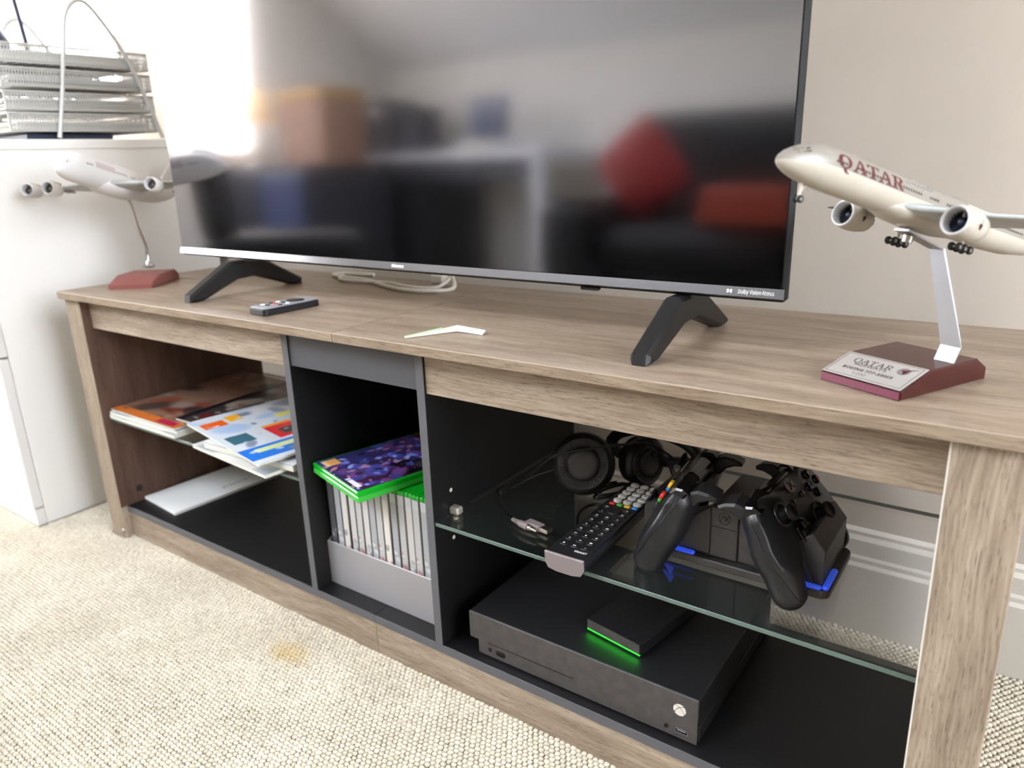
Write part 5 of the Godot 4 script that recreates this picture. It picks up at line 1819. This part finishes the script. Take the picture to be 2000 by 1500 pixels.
# ------------------------------------------------------------------ small things on the cabinet top
func table_things() -> void:
	# small remote
	var dir := Vector3(0.0, 0, -1)
	var o := thing("remote_control", "small black remote control with a silver face, lying near the cabinet's front edge", "remote control", Transform3D(Basis(Vector3.UP, -0.06), Vector3(0.5225, H, -0.0715)), "remote controls")
	var st := start()
	prism(st, round_poly(0.0195, 0.0455, 0.005), 0.0, 0.0088, 0.0012, Transform3D(flat_basis(), Vector3()))
	put(o, "body", st, M.black_satin)
	st = start()
	prism(st, round_poly(0.0180, 0.0440, 0.004), 0.0088, 0.0106, 0.0006, Transform3D(flat_basis(), Vector3()))
	put(o, "face_plate", st, M.remote_silver)
	st = start()
	lathe(st, [Vector2(0.0125, 0.0), Vector2(0.0125, 0.0008), Vector2(0.0080, 0.0010), Vector2(0.0, 0.0006)], 24, Transform3D(Basis(), Vector3(0, 0.0105, -0.018)))
	put(o, "direction_ring", st, M.button_black)
	for k in 8:
		st = start()
		lathe(st, [Vector2(0.0034, 0), Vector2(0.0034, 0.0010), Vector2(0, 0.0013)], 14, Transform3D(Basis(), Vector3(-0.011 + 0.0110 * (k % 3), 0.0105, 0.002 + 0.0125 * (k / 3))))
		put(o, "button", st, M.red if k == 4 else M.button_white if k % 2 == 0 else M.button_black)
	# folded slip of paper
	var s := thing("paper_slip", "folded strip of white and green paper on the cabinet top", "paper", Transform3D(Basis(), Vector3(0.834, H, -0.05)))
	for k in 2:
		st = start()
		st.set_smooth_group(-1)
		var q := [Vector3(0.7976, 0.0006, -0.0213), Vector3(0.8310, 0.0070, -0.0760), Vector3(0.8340, 0.0012, -0.0715), Vector3(0.8005, 0.0004, -0.0190)] if k == 0 else [Vector3(0.8310, 0.0070, -0.0760), Vector3(0.8715, 0.0045, -0.0775), Vector3(0.8704, 0.0004, -0.0722), Vector3(0.8340, 0.0012, -0.0715)]
		var a := []
		for v in q: a.append(v - Vector3(0.834, 0, -0.05))
		var e := Vector3(0, 0.0004, 0)
		facet(st, [a[0] + e, a[1] + e, a[2] + e, a[3] + e], Vector3(0, -9, 0), Transform3D())
		facet(st, [a[0], a[1], a[2], a[3]], Vector3(0, 9, 0), Transform3D())
		for j in 4: facet(st, [a[j], a[(j + 1) % 4], a[(j + 1) % 4] + e, a[j] + e], (a[0] + a[1] + a[2] + a[3]) / 4, Transform3D())
		put(s, "fold", st, M.paper_ivory if k == 0 else M.paper)
	st = start()
	tube(st, [Vector3(0.7976, 0.0014, -0.0210) - Vector3(0.834, 0, -0.05), Vector3(0.822, 0.0062, -0.0590) - Vector3(0.834, 0, -0.05)], 0.0007, 5)
	put(s, "green_edge", st, M.paper_green)
	# white cable behind the television
	var c := thing("power_cable", "white cables looped on the cabinet top behind the television", "cable", Transform3D(Basis(), Vector3(0.52, H, -0.29)))
	var g := func(x: float, z: float, y := 0.0036) -> Vector3: return Vector3(x - 0.52, y, z + 0.29)
	st = start()
	tube(st, curve([g.call(0.60, -0.335, 0.03), g.call(0.640, -0.300), g.call(0.628, -0.262), g.call(0.585, -0.252), g.call(0.520, -0.268), g.call(0.450, -0.300), g.call(0.385, -0.305), g.call(0.345, -0.318), g.call(0.36, -0.338), g.call(0.42, -0.345)], 8), 0.0034, 8)
	tube(st, curve([g.call(0.62, -0.33, 0.02), g.call(0.615, -0.290, 0.004), g.call(0.570, -0.272, 0.0045), g.call(0.51, -0.290), g.call(0.455, -0.285), g.call(0.40, -0.285), g.call(0.37, -0.32)], 8), 0.0030, 8)
	put(c, "lead", st, M.cable_white)
	st = start()
	bx(st, g.call(0.60, -0.315, 0.012), Vector3(0.03, 0.018, 0.02), 0.004)
	put(c, "plug", st, M.cable_white)

# ------------------------------------------------------------------ white cabinet with letter trays
func letter_tray_things() -> void:
	var x1 := -0.150
	var x0 := -0.62
	var z1 := 0.060
	var z0 := -0.42
	var top := 0.7195
	var o := thing("filing_cabinet", "plain white cabinet with drawer fronts, standing at the left of the long television cabinet", "cabinet", Transform3D(Basis(), Vector3((x0 + x1) / 2, 0, (z0 + z1) / 2)))
	var st := start()
	span(st, Vector3(x0, 0.0, z0), Vector3(x1, top - 0.018, z1 - 0.019), 0.001)
	gput(o, "body", st, M.cabinet_white)
	st = start()
	span(st, Vector3(x0 - 0.001, top - 0.018, z0), Vector3(x1 + 0.0012, top, z1), 0.0015)
	gput(o, "top_board", st, M.cabinet_white)
	for q in [[0.037, 0.335], [0.339, 0.698]]:
		st = start()
		span(st, Vector3(x0 + 0.001, q[0], z1 - 0.0185), Vector3(x1 - 0.001, q[1], z1), 0.0015)
		gput(o, "drawer_front", st, M.cabinet_front)
	st = start()
	span(st, Vector3(x0 + 0.002, 0.0, z1 - 0.0185), Vector3(x1 - 0.0005, 0.034, z1 - 0.001), 0.001)
	gput(o, "plinth", st, M.cabinet_front)
	# tiered trays
	var ax := -0.165
	var bxx := -0.42
	var zf := -0.052
	var zb := -0.330
	var t := thing("letter_tray", "grey wire letter trays in four tiers between arched wire ends, on the white cabinet", "letter tray", Transform3D(Basis(), Vector3((ax + bxx) / 2, top, (zf + zb) / 2)))
	var levels := [0.735, 0.772, 0.812, 0.852]
	for y in levels:
		var rim: float = y + 0.030
		st = start()
		for q in [[rim, 0.0024], [y, 0.0018]]:
			tube(st, [Vector3(ax, q[0], zf), Vector3(ax, q[0], zb), Vector3(bxx, q[0], zb), Vector3(bxx, q[0], zf), Vector3(ax, q[0], zf)], q[1], 6)
		for z in [zf, zb]:
			for x in [ax, bxx]: tube(st, [Vector3(x, y, z), Vector3(x, rim, z)], 0.0016, 6)
		var tray := gput(t, "tray", st, M.wire_grey)
		# woven wire: uprights along the sides and rods across the floor
		st = start()
		for k in 56:
			var z := lerpf(zf, zb, (k + 0.5) / 56.0)
			for x in [ax, bxx]: bx(st, Vector3(x, (y + rim) / 2, z), Vector3(0.0010, rim - y, 0.0022))
			if k % 4 == 0: bx(st, Vector3((ax + bxx) / 2, y, z), Vector3(absf(ax - bxx), 0.0014, 0.0014))
		for k in 4:
			for x in [ax, bxx]: bx(st, Vector3(x, lerpf(y, rim, (k + 0.5) / 4.0), (zf + zb) / 2), Vector3(0.0011, 0.0016, absf(zf - zb)))
		for k in 40:
			var x := lerpf(ax, bxx, (k + 0.5) / 40.0)
			bx(st, Vector3(x, (y + rim) / 2, zb), Vector3(0.0022, rim - y, 0.0010))
		var wm := put(tray, "wire_mesh", st, M.mesh_grey)
		wm.set_meta("kind", "stuff")
	for x in [ax + 0.006, bxx - 0.006]:
		st = start()
		tube(st, curve([Vector3(x, top + 0.003, -0.130), Vector3(x, 0.80, -0.150), Vector3(x, 0.88, -0.168), Vector3(x, 0.945, -0.186), Vector3(x, 0.966, -0.218), Vector3(x, 0.930, -0.252), Vector3(x, 0.87, -0.286), Vector3(x, 0.80, -0.312), Vector3(x, top + 0.003, -0.335)], 6), 0.0042, 8)
		gput(t, "arched_end", st, M.wire_grey)
	var words := ["at the bottom tray", "in the second tray", "in the third tray", "in the top tray"]
	for k in 4:
		var th: float = [0.016, 0.020, 0.018, 0.022][k]
		var p := thing("paper_stack", "stack of pale papers " + ["in the bottom wire tray", "in the second wire tray from below", "in the third wire tray from below", "in the topmost wire tray"][k], "papers", Transform3D(Basis(Vector3.UP, [0.03, -0.02, 0.04, -0.03][k]), Vector3((ax + bxx) / 2, levels[k] + 0.0012, (zf + zb) / 2)), "papers in the wire trays")
		for j in 4:
			st = start()
			bx(st, Vector3(0.003 * (j % 2), th * (j + 0.5) / 4, 0.004 * ((j * 7) % 3 - 1)), Vector3(0.215, th / 4 - 0.0003, 0.255), 0.0004)
			put(p, "sheaf", st, [M.paper, M.paper_edge, M.paper_ivory, M.grey_print][(j + k) % 4] if j < 3 else M.paper)
	var nb := thing("notebook", "dark navy notebook lying on the white cabinet under the wire trays", "notebook", Transform3D(Basis(), Vector3(-0.285, top, -0.165)))
	st = start()
	bx(st, Vector3(0, 0.006, 0), Vector3(0.20, 0.011, 0.16), 0.0015)
	put(nb, "cover", st, M.navy)
	var cap := thing("cap", "dark navy rounded cap on top of the wire trays at the photo's left edge", "cap", Transform3D(Basis(), Vector3(-0.33, 0.8845, -0.085)))
	st = start()
	lathe(st, [Vector2(0.0, 0.0), Vector2(0.058, 0.0), Vector2(0.062, 0.018), Vector2(0.052, 0.044), Vector2(0.030, 0.060), Vector2(0, 0.064)], 24)
	put(cap, "crown", st, M.navy)
	st = start()
	prism(st, PackedVector2Array([Vector2(-0.055, 0.02), Vector2(-0.05, -0.05), Vector2(-0.02, -0.095), Vector2(0.02, -0.095), Vector2(0.05, -0.05), Vector2(0.055, 0.02)]), 0.0005, 0.004, 0.001, Transform3D(flat_basis(), Vector3()))
	put(cap, "peak", st, M.navy)
	var pen := thing("pen", "thin dark pen standing up out of the wire trays before the bright window", "pen", Transform3D(Basis(Vector3.FORWARD, 0.03) * Basis(Vector3.RIGHT, 0.10), Vector3(-0.30, 0.8765, -0.170)))
	st = start()
	lathe(st, [Vector2(0, 0), Vector2(0.0015, 0.004), Vector2(0.0036, 0.016), Vector2(0.0038, 0.125), Vector2(0.0032, 0.132), Vector2(0, 0.133)], 14)
	put(pen, "barrel", st, M.navy)
	st = start()
	bx(st, Vector3(0.0045, 0.108, 0), Vector3(0.0012, 0.040, 0.003), 0.0004)
	put(pen, "clip", st, M.black_satin)

# ------------------------------------------------------------------ the room across from the television, seen mirrored in it
func room_behind() -> void:
	var st := start()
	# armchair
	var a := thing("armchair", "black padded armchair across the room, mirrored in the right of the television", "armchair", Transform3D(Basis(Vector3.UP, PI - 0.04), Vector3(0.52, 0, 1.55)))
	bx(st, Vector3(0, 0.24, 0), Vector3(0.84, 0.26, 0.78), 0.05)
	put(a, "seat_base", st, M.leather_black)
	st = start()
	bx(st, Vector3(0, 0.42, 0.05), Vector3(0.60, 0.16, 0.62), 0.05)
	put(a, "seat_cushion", st, M.leather_black)
	st = start()
	bx(st, Vector3(0, 0.64, -0.33), Vector3(0.98, 0.56, 0.22), 0.07, Transform3D(Basis(Vector3.RIGHT, -0.12), Vector3(0, 0.0, 0.03)))
	put(a, "backrest", st, M.leather_black)
	for s in [-1, 1]:
		st = start()
		bx(st, Vector3(s * 0.40, 0.36, 0.02), Vector3(0.16, 0.44, 0.80), 0.05)
		put(a, "armrest", st, M.leather_black)
		for z in [-0.32, 0.32]:
			st = start()
			turned(st, [Vector2(0, 0), Vector2(0.02, 0), Vector2(0.026, 0.11), Vector2(0, 0.11)], 14, Transform3D(Basis(), Vector3(s * 0.34, 0, z)))
			put(a, "leg", st, M.black_plastic)
	var c := thing("cushion", "red cushion leaning in the black armchair", "cushion", Transform3D(Basis(Vector3.UP, 0.35) * Basis(Vector3.BACK, 0.55) * Basis(Vector3.RIGHT, -0.30), Vector3(0.26, 0.665, 1.46)))
	st = start()
	pillow(st, 0.145, 0.135, 0.06)
	put(c, "cover", st, M.cushion_red)
	var t := thing("throw", "folded orange throw on the seat of the black armchair", "throw", Transform3D(Basis(Vector3.UP, 0.1), Vector3(0.68, 0.505, 1.34)))
	for k in 3:
		st = start()
		bx(st, Vector3(0, 0.02 + 0.034 * k, 0), Vector3(0.28 - 0.01 * k, 0.034, 0.22), 0.014)
		put(t, "fold", st, M.throw_orange)
	# desk along the knee wall
	var d := thing("desk", "white-topped desk against the knee wall, mirrored in the middle of the television", "desk", Transform3D(Basis(), Vector3(-1.16, 0, 2.22)))
	st = start()
	bx(st, Vector3(0, 0.755, 0), Vector3(1.48, 0.04, 0.66), 0.004)
	put(d, "tabletop", st, M.desk_white)
	st = start()
	bx(st, Vector3(0, 0.69, -0.30), Vector3(1.38, 0.09, 0.02), 0.002)
	put(d, "apron", st, M.desk_dark)
	for s in [-1, 1]:
		for z in [-0.30, 0.30]:
			st = start()
			bx(st, Vector3(s * 0.71, 0.3675, z), Vector3(0.045, 0.735, 0.045), 0.004)
			put(d, "leg", st, M.desk_white)
	st = start()
	bx(st, Vector3(-0.30, 0.36, 0.05), Vector3(0.5, 0.60, 0.5), 0.006)
	put(d, "drawer_unit", st, M.shelf_dark)
	var top := 0.775
	var m := thing("monitor", "small dark blue monitor standing on the right of the desk", "monitor", Transform3D(Basis(Vector3.UP, PI), Vector3(-0.995, top, 2.30)))
	st = start()
	bx(st, Vector3(0, 0.17, 0), Vector3(0.23, 0.20, 0.03), 0.004)
	put(m, "screen", st, M.monitor_blue)
	st = start()
	bx(st, Vector3(0, 0.04, -0.01), Vector3(0.03, 0.08, 0.02), 0.002)
	bx(st, Vector3(0, 0.005, 0), Vector3(0.14, 0.01, 0.10), 0.002)
	put(m, "stand", st, M.desk_dark)
	for q in [[-1.695, 0.27, 0.29, "large dark blue loudspeaker with a pale round dome, on the left of the desk"], [-1.455, 0.13, 0.25, "narrow dark loudspeaker beside the large one on the desk"]]:
		var k := thing("loudspeaker", q[3], "loudspeaker", Transform3D(Basis(Vector3.UP, PI), Vector3(q[0], top, 2.30)), "loudspeakers on the desk")
		st = start()
		bx(st, Vector3(0, q[2] / 2, 0), Vector3(q[1], q[2], 0.2), 0.006)
		put(k, "cabinet", st, M.desk_dark)
		st = start()
		lathe(st, [Vector2(q[1] * 0.36, 0), Vector2(q[1] * 0.34, 0.008), Vector2(q[1] * 0.16, -0.01), Vector2(0, 0.004)], 24, Transform3D(Basis(Vector3.RIGHT, PI / 2), Vector3(0, q[2] * 0.32, 0.1)))
		put(k, "woofer", st, M.shelf_dark)
		st = start()
		ball(st, Vector3(0, q[2] * 0.80, 0.1), Vector3(0.026, 0.026, 0.012), 16)
		put(k, "tweeter", st, M.logo_white if q[1] > 0.2 else M.shelf_dark)
	var ps := thing("paper_pile", "loose pile of white papers on the desk in front of the monitor", "papers", Transform3D(Basis(Vector3.UP, 0.2), Vector3(-0.78, top, 2.02)))
	for k in 4:
		st = start()
		bx(st, Vector3(0.012 * (k % 2), 0.006 + 0.011 * k, 0.01 * (k % 3)), Vector3(0.30, 0.0105, 0.21), 0.001, Transform3D(Basis(Vector3.UP, 0.1 * k), Vector3()))
		put(ps, "sheaf", st, M.paper if k % 2 else M.paper_ivory)
	# low dark sideboard with lamp and box
	var s := thing("sideboard", "dark low sideboard under the lamp by the window wall", "sideboard", Transform3D(Basis(), Vector3(-1.60, 0, 1.62)))
	st = start()
	bx(st, Vector3(0, 0.36, 0), Vector3(0.62, 0.72, 0.52), 0.006)
	put(s, "body", st, M.shelf_dark)
	for x in [-0.15, 0.15]:
		st = start()
		bx(st, Vector3(x, 0.37, -0.266), Vector3(0.28, 0.62, 0.016), 0.004)
		var dr := put(s, "door", st, M.monitor_blue if x > 0 else M.shelf_dark)
		st = start()
		bx(st, Vector3(x * 0.2, 0.40, -0.280), Vector3(0.012, 0.10, 0.012), 0.003)
		put(dr, "handle", st, M.steel)
	var l := thing("table_lamp", "small lit table lamp with a warm shade on the sideboard", "lamp", Transform3D(Basis(), Vector3(-1.74, 0.72, 1.46)))
	st = start()
	turned(st, [Vector2(0, 0), Vector2(0.06, 0), Vector2(0.055, 0.015), Vector2(0.012, 0.022), Vector2(0.012, 0.22), Vector2(0, 0.22)], 20)
	put(l, "base", st, M.nickel)
	st = start()
	lathe(st, [Vector2(0.085, 0.20), Vector2(0.060, 0.34), Vector2(0.058, 0.34), Vector2(0.083, 0.20), Vector2(0.085, 0.20)], 28)
	put(l, "lamp_shade", st, M.lamp_shade)
	var o := OmniLight3D.new()
	o.name = "lamp_bulb"
	o.light_color = Color(1.0, 0.78, 0.48)
	o.light_energy = 0.10
	o.light_size = 0.03
	o.omni_range = 8.0
	o.omni_attenuation = 2.0
	o.shadow_enabled = true
	o.position = Vector3(0, 0.27, 0)
	l.add_child(o)
	var b := thing("storage_box", "brown storage box with an ochre lid beside the lit lamp", "box", Transform3D(Basis(Vector3.UP, 0.1), Vector3(-1.45, 0.72, 1.62)))
	st = start()
	bx(st, Vector3(0, 0.14, 0), Vector3(0.34, 0.28, 0.24), 0.006)
	put(b, "carton", st, M.box_brown)
	st = start()
	bx(st, Vector3(0, 0.305, 0), Vector3(0.35, 0.05, 0.25), 0.006)
	put(b, "lid", st, M.lid_ochre)
	# swivel chair by the window
	var h := thing("swivel_chair", "dark swivel chair with a rounded low back, mirrored in the television by the window", "chair", Transform3D(Basis(Vector3.UP, 0.7), Vector3(-0.55, 0, 0.66)))
	st = start()
	prism(st, round_poly(0.22, 0.15, 0.11, 7), -0.03, 0.03, 0.02, Transform3D(Basis(Vector3.RIGHT, -0.1), Vector3(0, 0.60, -0.20)))
	put(h, "backrest", st, M.leather_black)
	st = start()
	prism(st, round_poly(0.24, 0.23, 0.10, 7), 0.0, 0.07, 0.02, Transform3D(flat_basis(), Vector3(0, 0.42, 0)))
	put(h, "seat", st, M.leather_black)
	st = start()
	tube(st, [Vector3(0, 0.45, -0.21), Vector3(0, 0.60, -0.235)], 0.022, 8)
	put(h, "back_bar", st, M.steel)
	st = start()
	turned(st, [Vector2(0, 0.08), Vector2(0.03, 0.08), Vector2(0.025, 0.42), Vector2(0, 0.42)], 16)
	put(h, "column", st, M.steel)
	for k in 5:
		st = start()
		var q := Transform3D(Basis(Vector3.UP, TAU * k / 5), Vector3())
		bx(st, Vector3(0.15, 0.085, 0), Vector3(0.28, 0.03, 0.045), 0.008, q)
		put(h, "foot_arm", st, M.steel)
		st = start()
		ball(st, Vector3(0.27, 0.034, 0), Vector3(0.034, 0.034, 0.024), 12, q)
		put(h, "castor", st, M.black_plastic)

func pillow(st: SurfaceTool, hw: float, hh: float, th: float) -> void:
	st.set_smooth_group(0)
	var n := 14
	var at := func(i: int, j: int, s: float) -> Vector3:
		var u := 2.0 * i / n - 1.0
		var v := 2.0 * j / n - 1.0
		var b := pow(maxf(0.0, (1 - u * u) * (1 - v * v)), 0.45)
		return Vector3(u * hw * (1 - 0.08 * (1 - v * v) * 0.0 - 0.06 * v * v * absf(u)), v * hh * (1 - 0.06 * u * u * absf(v)), s * th * b)
	for s in [1.0, -1.0]:
		for i in n:
			for j in n:
				var a = at.call(i, j, s); var b = at.call(i + 1, j, s); var c = at.call(i + 1, j + 1, s); var d = at.call(i, j + 1, s)
				if s > 0:
					tri(st, a, b, c); tri(st, a, c, d)
				else:
					tri(st, a, c, b); tri(st, a, d, c)

# ------------------------------------------------------------------ the woven loops of the carpet
func carpet() -> void:
	var st := start()
	ball(st, Vector3(), Vector3(0.0040, 0.0034, 0.0033), 8)
	st.generate_normals()
	var mesh := st.commit()
	mesh.surface_set_material(0, M.carpet_loop)
	var mm := MultiMesh.new()
	mm.transform_format = MultiMesh.TRANSFORM_3D
	mm.use_colors = true
	mm.mesh = mesh
	var xfs := []
	var cols := []
	var r := RandomNumberGenerator.new()
	r.seed = 21
	var n := noise(6.0, 31, 3)
	var pitch_x := 0.0074
	var pitch_z := 0.0056
	var rows := int(1.55 / pitch_z)
	for j in rows:
		var z := -0.425 + j * pitch_z
		var x := -1.05 + (pitch_x / 2 if j % 2 else 0.0)
		while x < 1.90:
			x += pitch_x
			if x > 0.004 and x < L - 0.004 and z > -0.28 and z < -0.030: continue
			if x > -0.625 and x < -0.147 and z < 0.062: continue
			if x < PW and x > 0.0 and z < -0.006 and z > -D: continue
			if x > L - PW and x < L and z < -0.006 and z > -D: continue
			var p := Vector3(x + r.randf_range(-0.0004, 0.0004), -0.0012 + r.randf_range(-0.0007, 0.0007), z + r.randf_range(-0.0004, 0.0004))
			var b := Basis(Vector3.UP, 0.55 + r.randf_range(-0.15, 0.15)) * Basis.from_scale(Vector3.ONE * r.randf_range(0.88, 1.12))
			xfs.append(Transform3D(b, p))
			var k := r.randf_range(-0.03, 0.03) + 0.05 * n.get_noise_2d(x, z)
			var c := Color(0.80 + k, 0.765 + k, 0.69 + k)
			var d1 := Vector2((x - 0.59) / 0.040, (z - 0.045) / 0.022).length() + 0.5 * n.get_noise_2d(x * 9.0, z * 9.0)
			if d1 < 1.0: c = c.lerp(Color(0.74, 0.63, 0.42), 0.5 * (1.0 - d1) + 0.15)
			cols.append(c.srgb_to_linear())
	mm.instance_count = xfs.size()
	for i in xfs.size():
		mm.set_instance_transform(i, xfs[i])
		mm.set_instance_color(i, cols[i])
	var o := MultiMeshInstance3D.new()
	o.name = "carpet_loops"
	o.multimesh = mm
	o.set_meta("kind", "stuff")
	tag(o, "cream woven loops of the carpet around the low cabinet", "carpet")
	add_child(o)
